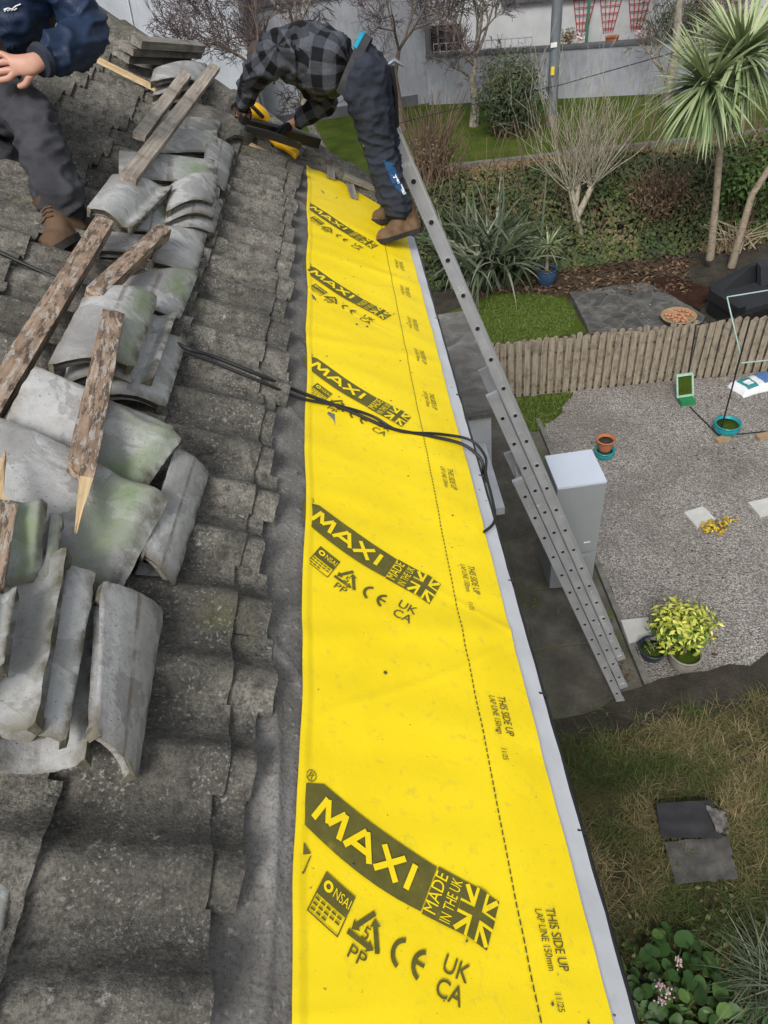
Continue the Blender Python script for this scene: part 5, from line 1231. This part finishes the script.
m = MB(); ca, sa = math.cos(.22), math.sin(.22); f = lambda x, y, z: Vector((so.x+x*ca-y*sa, so.y+x*sa+y*ca, z))
m.poly([f(-.75, .40, .30), f(1.5, .40, .30), f(1.5, .52, .52), f(.4, .55, .72), f(.1, .55, .72), f(-.75, .50, .52)], .08, f(0, 1, .2)-f(0, 0, 0)); m.build('backrest', 'rattan_black', sf)
m = MB(); m.obox(f(.75, .30, .56), Vector((ca, sa, 0))*.55, (f(0, .07, .03)-f(0, 0, 0)), (f(0, .08, .20)-f(0, 0, 0))); m.build('back_cushion', 'cushion_black', sf)
sbox('side_arm', (1.42, 1.58), (-.45, .5), .303, .52, 'rattan_black')
fp = G(679, 314, .2); fp = Vector((fp.x, fp.y, .05)); t = thing('fire_pit', fp, 'round low tiled fire bowl standing on the patio beside the black sofa', 'fire pit')
m = MB(); m.lathe(fp, [(.20, 0), (.30, .06), (.33, .12), (.34, .13), (.30, .13), (.28, .10), (.01, .09)], 28); m.build('bowl', 'brick_tan', t)
m = MB()
for k in range(40):
    r = .26*math.sqrt(random.random()); a = random.uniform(0, 6.28); q = fp+Vector((r*math.cos(a), r*math.sin(a), .115)); m.lathe(q, [(.01, -.02), (.035, 0), (.03, .022), (.005, .03)], 7)
m.build('stones', 'pit_tiles', t)
bp = G(546, 284, 0); pot('blue_pot', bp, .16, .22, .36, 'blue_glaze', 'dark blue pot holding a small spiky palm by the hedge', belly=.03)
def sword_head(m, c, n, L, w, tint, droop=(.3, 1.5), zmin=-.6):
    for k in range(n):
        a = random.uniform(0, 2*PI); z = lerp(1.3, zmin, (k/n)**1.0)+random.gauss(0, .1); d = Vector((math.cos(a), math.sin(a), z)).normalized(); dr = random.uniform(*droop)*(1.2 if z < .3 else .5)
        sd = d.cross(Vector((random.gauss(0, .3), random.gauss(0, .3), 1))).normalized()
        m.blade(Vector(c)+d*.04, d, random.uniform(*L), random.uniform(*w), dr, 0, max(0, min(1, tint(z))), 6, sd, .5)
sp = thing('spiky_palm', bp+Vector((0, 0, .3)), 'small spiky green palm growing in the dark blue pot', 'plant')
m = MB(); m.tube([bp+Vector((0, 0, .3)), bp+Vector((0, .02, .85))], [.04, .03], 8); m.build('trunk', 'palm_bark', sp)
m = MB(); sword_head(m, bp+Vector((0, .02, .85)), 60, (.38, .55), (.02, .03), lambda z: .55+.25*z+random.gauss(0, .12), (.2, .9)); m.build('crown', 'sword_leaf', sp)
lg = G(605, 248, 0.05); m = MB(); m.tube([PY(590, 249, lg.y)+Vector((0, 0, .1)), PY(606, 246, lg.y)+Vector((0, 0, .1)), PY(622, 244, lg.y)+Vector((0, 0, .1))], [.10, .11, .10], 10); tag(m.build('fallen_log', 'bark_pale'), 'short pale log lying at the foot of the hedge', 'log')
m = MB(); rb = G(597, 232, .2)
for k in range(60): m.leaf(rb+Vector((random.gauss(0, .09), random.gauss(0, .07), random.uniform(.05, .55))), (random.gauss(0, .5), -.5, .6), random.uniform(.07, .12), .05, 0, random.random())
tag(m.build('red_leaved_plant', 'red_leaf'), 'small dark red leaved plant beside the white stemmed tree', 'plant')
# ------------------------------------------------------------------ hedge bank and shrubs
def clump(name, c, r, n, L, w, mat, tint, label, cat, twigs=0, twmat='twig_brown', twL=1.0, group=None, shell=.3):
    base = Vector((c[0], c[1], tz(c[0], c[1]))); t = thing(name, base, label, cat, group); m = MB(); bush(m, c, r, n, L, w, tint, shell=shell, lump=.5); m.build('foliage', mat, t)
    if twigs:
        m = MB()
        for k in range(twigs):
            a = random.uniform(0, 6.28); q = random.random()**.5; e = Vector((c[0]+r[0]*q*math.cos(a), c[1]+r[1]*q*math.sin(a), c[2]+r[2]*random.uniform(.3, 1.2)*twL)); s0 = base+Vector((random.gauss(0, r[0]*.25), random.gauss(0, r[1]*.25), 0)); md = lerp(s0, e, .5)+Vector((0, 0, r[2]*.25)); m.tube([s0, md, e], [.02, .012, .005], 4)
        m.build('stems', twmat, t)
    return t
hg = thing('hedge', (7, 17, .5), 'long overgrown hedge bank of ivy, bramble and bracken below the raised lawn', 'hedge')
rnd = random.Random(11); m = MB()
def hedge_top(x, y):
    b = tz(x, y)+(.55+.5*nz((x, y, 0), .9)+.28*nz((x, y, 4), 2.3))*sstep(14.4, 15.6, y)*sstep(19.0, 17.2, y+.08*(x-2))
    return b
for k in range(42000):
    x = rnd.uniform(.4, 15.5); y = rnd.uniform(14.5, 19.7-.09*(x-1))
    zt = hedge_top(x, y); z = lerp(tz(x, y), zt, rnd.random()**.35)+.03
    dx = .25; gx = (hedge_top(x+dx, y)-hedge_top(x-dx, y))/(2*dx); gy_ = (hedge_top(x, y+dx)-hedge_top(x, y-dx))/(2*dx)
    n = Vector((-gx+rnd.gauss(0, .55), -gy_-.35+rnd.gauss(0, .55), 1+rnd.gauss(0, .3)))
    br = nz((x, y, 9), .8)+.4*nz((x, y, 3), 2.4); ti = .34+.48*br+.36*sstep(16.6, 18.4, y)+rnd.gauss(0, .14)
    l = rnd.uniform(.07, .14); m.leaf((x, y, z), n, l, l*rnd.uniform(.45, .8), 0, max(0, min(1, ti)))
m.build('foliage', 'hedge_leaf', hg)
m = MB()
for k in range(520):
    x = rnd.uniform(1, 15); y = rnd.uniform(15, 19); z = tz(x, y); a = rnd.uniform(0, 6.28); h = rnd.uniform(.6, 1.5); p = Vector((x, y, z)); q = p+Vector((.45*math.cos(a), .45*math.sin(a), h)); e = q+Vector((.5*math.cos(a+.6), .4*math.sin(a+.6), rnd.uniform(-.4, .25))); m.tube([p, q, e], [.010, .008, .004], 3)
m.build('stems', 'twig_brown', hg)
def at_y(u, v, y): p = PY(u, v, y); return (p.x, p.y, p.z)
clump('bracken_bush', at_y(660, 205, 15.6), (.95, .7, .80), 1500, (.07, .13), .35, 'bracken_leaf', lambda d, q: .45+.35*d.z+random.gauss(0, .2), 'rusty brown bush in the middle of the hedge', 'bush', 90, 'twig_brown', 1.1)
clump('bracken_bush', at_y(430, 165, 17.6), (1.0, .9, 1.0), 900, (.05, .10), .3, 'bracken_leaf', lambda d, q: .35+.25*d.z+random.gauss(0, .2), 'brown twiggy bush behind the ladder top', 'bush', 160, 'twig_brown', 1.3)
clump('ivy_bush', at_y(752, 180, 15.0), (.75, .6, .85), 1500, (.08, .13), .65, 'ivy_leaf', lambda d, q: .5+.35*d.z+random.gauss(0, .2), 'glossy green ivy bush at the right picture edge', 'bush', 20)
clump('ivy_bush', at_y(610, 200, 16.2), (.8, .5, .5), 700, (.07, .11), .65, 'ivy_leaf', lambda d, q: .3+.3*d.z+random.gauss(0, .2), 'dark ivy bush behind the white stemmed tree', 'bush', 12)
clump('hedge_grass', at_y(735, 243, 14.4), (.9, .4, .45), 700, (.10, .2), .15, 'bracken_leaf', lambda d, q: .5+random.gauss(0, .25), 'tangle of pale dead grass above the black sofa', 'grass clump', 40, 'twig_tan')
# phormium
ph = thing('flax_plant', (2.6, 14.6, tz(2.6, 14.6)), 'large flax plant with long arching grey green leaves beside the ladder', 'plant')
m = MB()
for k in range(330):
    a = random.uniform(0, 6.28); b0 = Vector((2.75+random.gauss(0, .42), 14.75+random.gauss(0, .3), tz(2.7, 14.7))); d = Vector((math.cos(a)*.55, math.sin(a)*.55-.1, random.uniform(.8, 1.6))).normalized()
    sd = d.cross(Vector((random.gauss(0, .4), random.gauss(0, .4), 1))).normalized(); m.blade(b0, d, random.uniform(1.3, 2.3), random.uniform(.06, .10), random.uniform(.6, 2.6), 0, max(0, min(1, random.gauss(.48, .25))), 8, sd, .7)
m.build('leaves', 'phormium_leaf', ph)
# ornamental grass and bergenia at lower right
og = G(775, 985, 0); t = thing('ornamental_grass', og, 'clump of long arching green grass at the lower right picture corner', 'grass clump')
m = MB()
for k in range(330):
    a = random.uniform(0, 6.28); m.blade(og+Vector((random.gauss(0, .10), random.gauss(0, .09), 0)), (math.cos(a)*.75, math.sin(a)*.75, random.uniform(.5, 1.5)), random.uniform(.4, .8), random.uniform(.006, .012), random.uniform(.8, 2.4), 0, max(0, min(1, random.gauss(.40, .22))), 7, None, .7)
m.build('leaves', 'phormium_leaf', t)
bg = G(712, 1012, 0); t = thing('bergenia_plant', bg, 'smaller flowerless plant with round leaves right of the pink flowered one', 'plant')
m = MB()
for k in range(46):
    a = random.uniform(0, 6.28); r = .42*math.sqrt(random.random()); p = bg+Vector((r*1.1*math.cos(a), r*.95*math.sin(a), .05+.14*random.random()*(1.2-r))); n = Vector((math.cos(a)*.5+random.gauss(0, .25), math.sin(a)*.5+random.gauss(0, .25)-.1, 1)).normalized(); R = random.uniform(.040, .080); a1 = n.orthogonal().normalized(); a1.rotate(Matrix.Rotation(random.uniform(0, 6), 3, n)); a2 = n.cross(a1); ti = max(0, min(1, random.gauss(.5, .25)))
    vs = [p-n*.012]+[p+a1*R*math.cos(q*PI/5)*1.15+a2*R*math.sin(q*PI/5)*.9+n*.008*math.sin(q*2.1) for q in range(10)]
    m.add(vs, [(0, q+1, (q+1) % 10+1) for q in range(10)], 0, ti, True); m.tube([Vector((bg.x+.3*(p.x-bg.x), bg.y+.3*(p.y-bg.y), 0)), p-n*.012], .005, 4, 0, ti)
m.build('leaves', 'bergenia_leaf', t)
bg = G(672, 985, 0); t = thing('bergenia_plant', bg, 'low plant with big round glossy leaves and pink flowers at the lower edge', 'plant')
m = MB()
for k in range(80):
    a = random.uniform(0, 6.28); r = .42*math.sqrt(random.random()); p = bg+Vector((r*1.1*math.cos(a), r*.95*math.sin(a), .05+.14*random.random()*(1.2-r))); n = Vector((math.cos(a)*.5+random.gauss(0, .25), math.sin(a)*.5+random.gauss(0, .25)-.1, 1)).normalized(); R = random.uniform(.040, .080); a1 = n.orthogonal().normalized(); a1.rotate(Matrix.Rotation(random.uniform(0, 6), 3, n)); a2 = n.cross(a1); ti = max(0, min(1, random.gauss(.5, .25)))
    vs = [p-n*.012]+[p+a1*R*math.cos(q*PI/5)*1.15+a2*R*math.sin(q*PI/5)*.9+n*.008*math.sin(q*2.1) for q in range(10)]
    m.add(vs, [(0, q+1, (q+1) % 10+1) for q in range(10)], 0, ti, True); m.tube([Vector((bg.x+.3*(p.x-bg.x), bg.y+.3*(p.y-bg.y), 0)), p-n*.012], .005, 4, 0, ti)
m.build('leaves', 'bergenia_leaf', t)
for (u, v) in ((668, 992), (660, 985), (678, 962), (662, 1000)):
    e = G(u, v, .30); m = MB(); m.tube([Vector((e.x, e.y, .04)), e], .004, 5); fs = m.build('flower_stalk', 'twig_brown', t); m = MB()
    for k in range(28): m.leaf(e+Vector((random.gauss(0, .018), random.gauss(0, .018), random.gauss(0, .014))), (random.gauss(0, 1), random.gauss(0, 1), 1), .022, .018, 0, random.random())
    m.build('blossom', 'flower_petal', fs)
m = MB()
c = G(745, 780, 0)
# ------------------------------------------------------------------ trees
def branch(m, p, d, L, r, depth, mi, rnd, up=.15, split=3, spread=.6, minr=.003, tw=None):
    n = 4; q = Vector(p); pts = [q.copy()]; rr = [r]; d = Vector(d).normalized()
    for i in range(n):
        d = (d+Vector((rnd.gauss(0, .13), rnd.gauss(0, .13), rnd.gauss(0, .10)+up*.25))).normalized(); q = q+d*(L/n); pts.append(q.copy()); rr.append(max(minr*.7, r*(1-.45*(i+1)/n)))
    (m if depth > 1 or tw is None else tw).tube(pts, rr, 6 if r > .03 else (4 if r > .012 else 3), mi, .5, False)
    if depth <= 0: return
    for k in range(split+ (1 if rnd.random() < .5 else 0)):
        t = rnd.uniform(.35, 1.0) if k else 1.0; i = min(n, max(1, int(round(t*n)))); b = d.orthogonal().normalized(); b.rotate(Matrix.Rotation(rnd.uniform(0, 2*PI), 3, d)); nd = (d+b*rnd.uniform(spread*.5, spread*1.3)+Vector((0, 0, up))).normalized()
        branch(m, pts[i], nd, L*rnd.uniform(.55, .82), max(minr, rr[i]*rnd.uniform(.55, .8)), depth-1, mi, rnd, up, split, spread, minr, tw)
def bare_tree(name, base, trunk, label, depth, L, r, seed, bark, twig, group=None, split=3, spread=.6, up=.15, minr=.004, forks=3):
    rnd = random.Random(seed); base = Vector(base); t = thing(name, base, label, 'tree', group); m = MB(); tw = MB()
    pts = [base]+[Vector(p) for p in trunk]; k = len(pts); rr = [r*(1-.5*i/(k-1)) for i in range(k)]; rr[0] *= 1.15
    m.tube(pts, rr, 9, 0, .5, False); d = (pts[-1]-pts[-2]).normalized()
    for f in range(forks):
        b = d.orthogonal().normalized(); b.rotate(Matrix.Rotation(f*2*PI/forks+rnd.random(), 3, d)); branch(m, pts[-1], d+b*spread, L, rr[-1]*.75, depth, 0, rnd, up, split, spread, minr, tw)
    for i in range(1, k-1):
        b = Vector((rnd.gauss(0, 1), rnd.gauss(0, 1), .3)).normalized(); branch(m, pts[i], b+Vector((0, 0, .4)), L*.7, rr[i]*.4, depth-1, 0, rnd, up, split, spread, minr, tw)
    m.build('trunk', bark, t); tw.build('crown', twig, t); return t
# birches on the far lawn
bz = G(474, 128, .85); bare_tree('birch_tree', bz, [PY(476, 100, bz.y), PY(472, 78, bz.y), PY(475, 66, bz.y), PY(474, 58, bz.y)], 'bare birch with pale lower trunk left of the round bush', 5, 1.25, .14, 21, 'bark_pale', 'twig_purple', 'bare trees on the far lawn', 3, .8, .06, .009, 6)
bz = Vector((-1.0, 21.5, .9)); bare_tree('birch_tree', PY(322, 150, 21.5), [PY(305, 110, 21.5), PY(300, 70, 21.5), PY(296, 30, 21.5)], 'bare birch with white trunk seen under the bending man', 5, 1.5, .13, 5, 'bark_pale', 'twig_purple', 'bare trees on the far lawn', 3, .8, .0, .010, 4)
bare_tree('twiggy_tree', PY(262, 90, 17.5)+Vector((0, 0, -2.2)), [PY(256, 95, 17.5), PY(262, 80, 17.5), PY(258, 68, 17.5)], 'purple brown twiggy tree behind the stacked timbers', 5, .95, .09, 33, 'bark_brown', 'twig_purple', 'bare trees on the far lawn', 3, .8, .10, .0065, 7)
bz = G(403, 132, .85); bare_tree('twiggy_tree', bz, [PY(398, 95, bz.y), PY(395, 75, bz.y), PY(399, 50, bz.y)], 'bare brown tree rising behind the belt of the bending man', 5, 1.4, .11, 8, 'bark_brown', 'twig_purple', 'bare trees on the far lawn', 3, .8, .0, .007, 4)
bz = G(668, 108, .85); bare_tree('old_tree', bz, [PY(670, 80, bz.y), PY(676, 50, bz.y), PY(678, 20, bz.y), PY(682, -20, bz.y)], 'gnarled pale barked tree left of the tall sword leaved tree', 5, 1.3, .17, 41, 'bark_pale', 'twig_brown', 'bare trees on the far lawn', 3, .8, .05, .007, 4)
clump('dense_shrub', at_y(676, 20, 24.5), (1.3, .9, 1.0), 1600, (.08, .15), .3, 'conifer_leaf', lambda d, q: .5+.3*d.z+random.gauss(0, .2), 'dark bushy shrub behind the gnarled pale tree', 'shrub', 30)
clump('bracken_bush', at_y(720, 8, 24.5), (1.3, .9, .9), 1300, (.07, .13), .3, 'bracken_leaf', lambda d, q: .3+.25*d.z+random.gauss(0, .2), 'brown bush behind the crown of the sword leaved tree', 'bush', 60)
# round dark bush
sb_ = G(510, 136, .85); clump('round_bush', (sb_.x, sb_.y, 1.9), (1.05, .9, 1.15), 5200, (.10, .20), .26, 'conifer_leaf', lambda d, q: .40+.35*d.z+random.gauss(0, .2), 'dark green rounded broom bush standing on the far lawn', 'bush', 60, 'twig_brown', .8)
# coppiced tree with white stems
cz = G(580, 238, .25); cz.z = tz(cz.x, cz.y); t = thing('coppiced_tree', cz, 'leafless pollarded tree with pale stems and upright tan shoots in the hedge', 'tree'); rnd = random.Random(2); m = MB(); tw = MB()
kn1 = PY(571, 190, cz.y); kn2_ = PY(592, 186, cz.y-.1); kn3 = PY(581, 172, cz.y+.1)
m.tube([cz, lerp(cz, kn1, .45)+Vector((.02, 0, 0)), kn1], [.11, .085, .065], 9); m.tube([lerp(cz, kn1, .42), kn2_], [.08, .06], 9); m.tube([lerp(cz, kn1, .6), kn3], [.07, .05], 8)
for kk, cnt in ((kn1, 34), (kn2_, 38), (kn3, 24)):
    for q in range(cnt):
        a = rnd.uniform(0, 6.28); d = Vector((math.cos(a)*.9, math.sin(a)*.6, rnd.uniform(.5, 1.7))).normalized(); p = Vector(kk)+Vector((rnd.gauss(0, .05), rnd.gauss(0, .05), 0)); L = rnd.uniform(.7, 1.9); branch(m, p, d, L*.8, rnd.uniform(.008, .014), 2, 0, rnd, .30, 1, .45, .005, None)
m.build('trunk', 'coppice_bark', t)
# cordyline
cz = Vector((7.35, 13.6, 0)); cz = PY(713, 245, 13.6); cz.z = max(cz.z-.3, 0)
f1 = PY(720, 150, 13.4); h1 = PY(742, 54, 13.3); h2 = PY(708, 84, 13.2)
t = thing('cabbage_tree', cz, 'tall sword leaved cabbage tree with two spiky green heads', 'tree')
m = MB(); m.tube([cz, PY(716, 200, 13.5), f1, PY(724, 128, 13.35)], [.085, .065, .065, .07], 10); m.tube([PY(724, 130, 13.35), h2], [.08, .05], 8); m.tube([PY(724, 130, 13.35), h1], [.08, .05], 8); m.build('trunk', 'palm_bark', t)
for hh, n in ((h1, 430), (h2, 340)):
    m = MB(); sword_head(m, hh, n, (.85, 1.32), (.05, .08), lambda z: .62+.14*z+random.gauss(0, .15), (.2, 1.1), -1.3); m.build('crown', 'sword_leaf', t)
t2 = PY(738, 240, 13.6); t2.z = 0; t = thing('cabbage_tree', t2, 'leaning bare palm trunk at the right picture edge', 'tree')
e2 = PY(800, 120, 13.4); m = MB(); m.tube([t2, PY(752, 195, 13.5), e2], [.085, .065, .06], 10); m.build('trunk', 'palm_bark', t)
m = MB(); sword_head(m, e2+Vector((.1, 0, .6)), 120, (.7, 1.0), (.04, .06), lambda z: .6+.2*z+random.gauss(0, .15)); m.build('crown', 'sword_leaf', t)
# pole and wires
pz = G(551, 128, .85); pt_ = PY(557.5, 0, pz.y); pd = (pt_-pz).normalized(); top = pz+pd*8.0
t = thing('utility_pole', pz, 'grey steel utility pole with yellow and white plates on the far lawn', 'pole')
m = MB(); m.tube([pz, top], [.155, .12], 16); m.build('shaft', 'galv_steel', t)
m = MB(); m.lathe(pz, [(.17, 0), (.17, .35), (.16, .36)], 16); m.build('base_collar', 'bark_brown', t)
for (v, mat, w, h) in ((71, 'yellow_sign', .05, .10), (45, 'cream_sign', .085, .055)):
    c = PY(552.5+(71-v)*.05, v, pz.y-.16); m = MB(); m.obox(c, Vector((w, 0, 0)), Vector((0, .012, 0)), Vector((0, 0, h))); m.build('sign_plate', mat, t)
m = MB(); p0 = PY(380, 128, 17.0); p1 = PY(470, 105, 17.5); p2 = PY(560, 85, 17.5); p3 = PY(700, 45, 17.5); p4 = PY(800, 14, 17.5)
m.tube([p0, p1, p2, p3, p4], .011, 5); tag(m.build('overhead_wire', 'black_rubber'), 'thin dark overhead wire crossing in front of the far wall', 'wire')
# ------------------------------------------------------------------ far wall, neighbour's terrace and buildings
W0 = Vector((2.94, 26.15, .7)); W1 = Vector((9.9, 23.3, .7)); W2 = Vector((15.5, 21.0, .7))
t = thing('garden_wall', (W0+W1)/2, 'long grey rendered garden wall with dark coping behind the far lawn', 'wall')
m = MB()
for a, b in ((W0, W2),):
    d = (b-a).normalized(); n = Vector((-d.y, d.x, 0)); m.obox((a+b)/2+Vector((0, 0, .75)), (b-a)/2, n*.10, Vector((0, 0, .80)))
m.build('wall', 'grey_render', t)
m = MB(); m.obox((W0+W2)/2+Vector((0, 0, 1.59)), (W2-W0)/2, n*.15, Vector((0, 0, .035))); m.build('coping', 'coping_stone', t)
# neighbour's terrace ground and white wall
nb = thing('terrace_building', Vector((8.5, 29, 1)), 'white rendered terrace building behind the grey garden wall', 'building')
B0 = W0+n*2.3+d*-1.0; B1 = W2+n*2.3
m = MB(); m.obox((B0+B1)/2+Vector((0, 0, 2.5)), (B1-B0)/2, n*.12, Vector((0, 0, 2.6))); m.build('wall', 'render_white', nb)
m = MB(); m.obox((W0+W2)/2+n*1.2+Vector((0, 0, .65)), (W2-W0)/2, n*1.05, Vector((0, 0, .6))); m.build('terrace_floor', 'kerb_concrete', nb)
def on_b(u, v, off=0): # point on the white wall
    dd = ray(u, v); k = (B0-n*(.12+off)-CAM).dot(n)/dd.dot(n); return CAM+dd*k
a = on_b(430, 33); b = on_b(463, 60)
m = MB(); c = (a+b)/2; m.obox(c, d*(abs((b-a).dot(d))/2), n*.02, Vector((0, 0, abs(a.z-b.z)/2+.2))); wn = m.build('window', 'hole_black', nb)
m = MB()
for k in range(5): m.obox(lerp(a, b, k/4)*1+Vector((0, 0, c.z-lerp(a, b, k/4).z)), d*.03, n*.035, Vector((0, 0, abs(a.z-b.z)/2+.2)))
m.build('window_frame', 'silver_wood', wn)
m = MB(); m.obox(on_b(610, -9)+Vector((0, 0, .02)), d*3.4, n*.2, Vector((0, 0, .09))); m.build('eave_board', 'coping_stone', nb)
# low railing on the coping
rl = thing('garden_railing', W0+d*1.4+Vector((0, 0, 1.63)), 'low white railing on top of the grey garden wall', 'railing')
m = MB(); ra = W0+d*.25+Vector((0, 0, 1.63)); rb_ = W0+d*3.4+Vector((0, 0, 1.63))
for z in (.28, .06): m.tube([ra+Vector((0, 0, z)), rb_+Vector((0, 0, z))], .018, 6)
m.build('rail', 'render_white', rl); m = MB()
for k in range(16): q = lerp(ra, rb_, k/15); m.tube([q, q+Vector((0, 0, .29))], .013, 5)
m.build('baluster', 'render_white', rl)
# fan trellises
GTz = 'red fan trellises on the white wall'
for (u, lab) in ((582, 'leftmost red fan trellis on the white wall, behind the green post'), (608, 'middle red fan trellis on the white wall'), (636, 'rightmost red fan trellis on the white wall')):
    dd = on_b(u, 34-(u-582)*.06, .03); t = thing('fan_trellis', dd, lab, 'trellis', GTz); m = MB(); hgt = .95
    for k in range(5):
        x = (k-2)/2; m.tube([dd+d*x*.14, dd+d*x*.34+Vector((0, 0, hgt))], .014, 5)
    m.build('slat', 'red_paint', t); m = MB()
    for q in range(5): z = .12+q*.2; w = lerp(.14, .34, z/hgt); m.tube([dd-d*w+Vector((0, 0, z))-n*.02, dd+d*w+Vector((0, 0, z))-n*.02], .013, 5)
    m.build('cross_slat', 'red_paint', t)
gp = on_b(586, 45, .6); m = MB(); m.tube([Vector((gp.x, gp.y, 1.9)), Vector((gp.x, gp.y, 4.6))], .045, 10); tag(m.build('green_post', 'post_green'), 'slim green post in front of the white wall', 'post')
tp = W0+d*((on_b(611, 42, 1.9)-W0).dot(d)); tp = tp+n*.6; tp.z = 1.95; pot('terracotta_planter', tp, .16, .20, .42, 'terracotta', 'terracotta pot standing on the terrace behind the garden wall', cat='planter')
def terr(u, off=.7): q = on_b(u, 40, 1.6); q.z = 2.3; return q
q = terr(568); clump('flower_clump', (q.x, q.y, 2.45), (.32, .25, .28), 260, (.07, .11), .5, 'bracken_leaf', lambda d, q: .6+random.gauss(0, .25), 'tan dried flower clump on the terrace beside the pole', 'plant')
q = terr(579); clump('white_flower_clump', (q.x, q.y, 2.40), (.17, .15, .18), 140, (.06, .09), .6, 'flower_petal', lambda d, q: .9+random.gauss(0, .1), 'white flower clump beside the green post on the terrace', 'plant')
q = terr(640); clump('flower_clump', (q.x, q.y, 2.40), (.16, .15, .16), 100, (.06, .09), .6, 'flower_petal', lambda d, q: .9+random.gauss(0, .1), 'small white flower clump below the rightmost red trellis', 'plant')
# neighbour's grey building on the left
gb = thing('grey_building', Vector((-3, 28, .8)), 'plain grey rendered outbuilding on the far left beyond the roof', 'building')
m = MB(); m.box((-2.6, 26.3, .3), (2.93, 31, 4.25)); m.build('wall', 'grey_render', gb)
m = MB(); m.box((-2.75, 26.15, 4.253), (3.05, 31.2, 4.36)); m.build('roof_edge', 'coping_stone', gb)
m = MB(); m.box((-11, 24.6, .3), (-2.603, 31, 7.2)); gw = m.build('gable_wall', 'pale_render', gb)
m = MB(); m.tube([PY(126, -10, 24.57), PY(140, 60, 24.57)], .02, 6); m.build('downpipe', 'white_plastic', gw)
m = MB(); m.obox(Vector((0, 26.27, 1.0)), Vector((2.55, 0, 0)), Vector((0, .02, 0)), Vector((0, 0, .22))); m.build('plinth', 'coping_stone', gb)
# backdrop trees beyond, so that nothing ends at the wall
for k, (x, y) in enumerate(((-14, 48), (-5, 52), (4, 47), (13, 50), (22, 45), (31, 52))):
    clump('background_tree', (x, y, tz(x, y)+3.5), (5, 3, 4), 900, (.4, .8), .7, 'conifer_leaf', lambda d, q: .4+.4*d.z+random.gauss(0, .2), 'dark evergreen tree far behind the neighbouring buildings', 'tree', 12, 'twig_brown', 1, 'evergreen trees far behind the buildings')
# ------------------------------------------------------------------ camera, light, world
cd = bpy.data.cameras.new('camera'); cam = bpy.data.objects.new('camera', cd); C.objects.link(cam)
cd.sensor_fit = 'VERTICAL'; cd.sensor_height = 36; cd.lens = F/1024*36; cd.clip_start = .05; cd.clip_end = 2000
mw = Matrix(ROT.tolist()).to_4x4(); mw.translation = CAM; cam.matrix_world = mw
sc = bpy.context.scene; sc.camera = cam
w = bpy.data.worlds.new('World'); sc.world = w; w.use_nodes = True; nt = w.node_tree; nt.nodes.clear()
sky = nt.nodes.new('ShaderNodeTexSky'); sky.sky_type = 'NISHITA'; sky.sun_disc = False; EL, AZ = math.radians(48), math.radians(200)
sky.sun_elevation = EL; sky.sun_rotation = AZ; sky.air_density = 1.0; sky.dust_density = 3.0; sky.ozone_density = 1.0
hs = nt.nodes.new('ShaderNodeHueSaturation'); hs.inputs['Saturation'].default_value = .30
bg = nt.nodes.new('ShaderNodeBackground'); bg.inputs[1].default_value = .115; wo = nt.nodes.new('ShaderNodeOutputWorld')
nt.links.new(sky.outputs[0], hs.inputs['Color']); nt.links.new(hs.outputs[0], bg.inputs[0]); nt.links.new(bg.outputs[0], wo.inputs[0])
sl = bpy.data.lights.new('sun', 'SUN'); sl.energy = 1.5; sl.angle = math.radians(18); sl.color = (1, .965, .92)
so_ = bpy.data.objects.new('sun', sl); C.objects.link(so_)
sd_ = Vector((math.sin(AZ)*math.cos(EL), math.cos(AZ)*math.cos(EL), math.sin(EL))); so_.rotation_euler = sd_.to_track_quat('Z', 'Y').to_euler()
vs_ = sc.view_settings; vs_.view_transform = 'Standard'; vs_.look = 'None'; vs_.gamma = 1; vs_.exposure = .6
sc.cycles.use_denoising = True
sc.cycles.max_bounces = 6; sc.cycles.diffuse_bounces = 3; sc.cycles.glossy_bounces = 2; sc.cycles.transparent_max_bounces = 4
for o in list(bpy.data.objects):
    for k in ('_loc', '_root_is_mesh'):
        if k in o: del o[k]
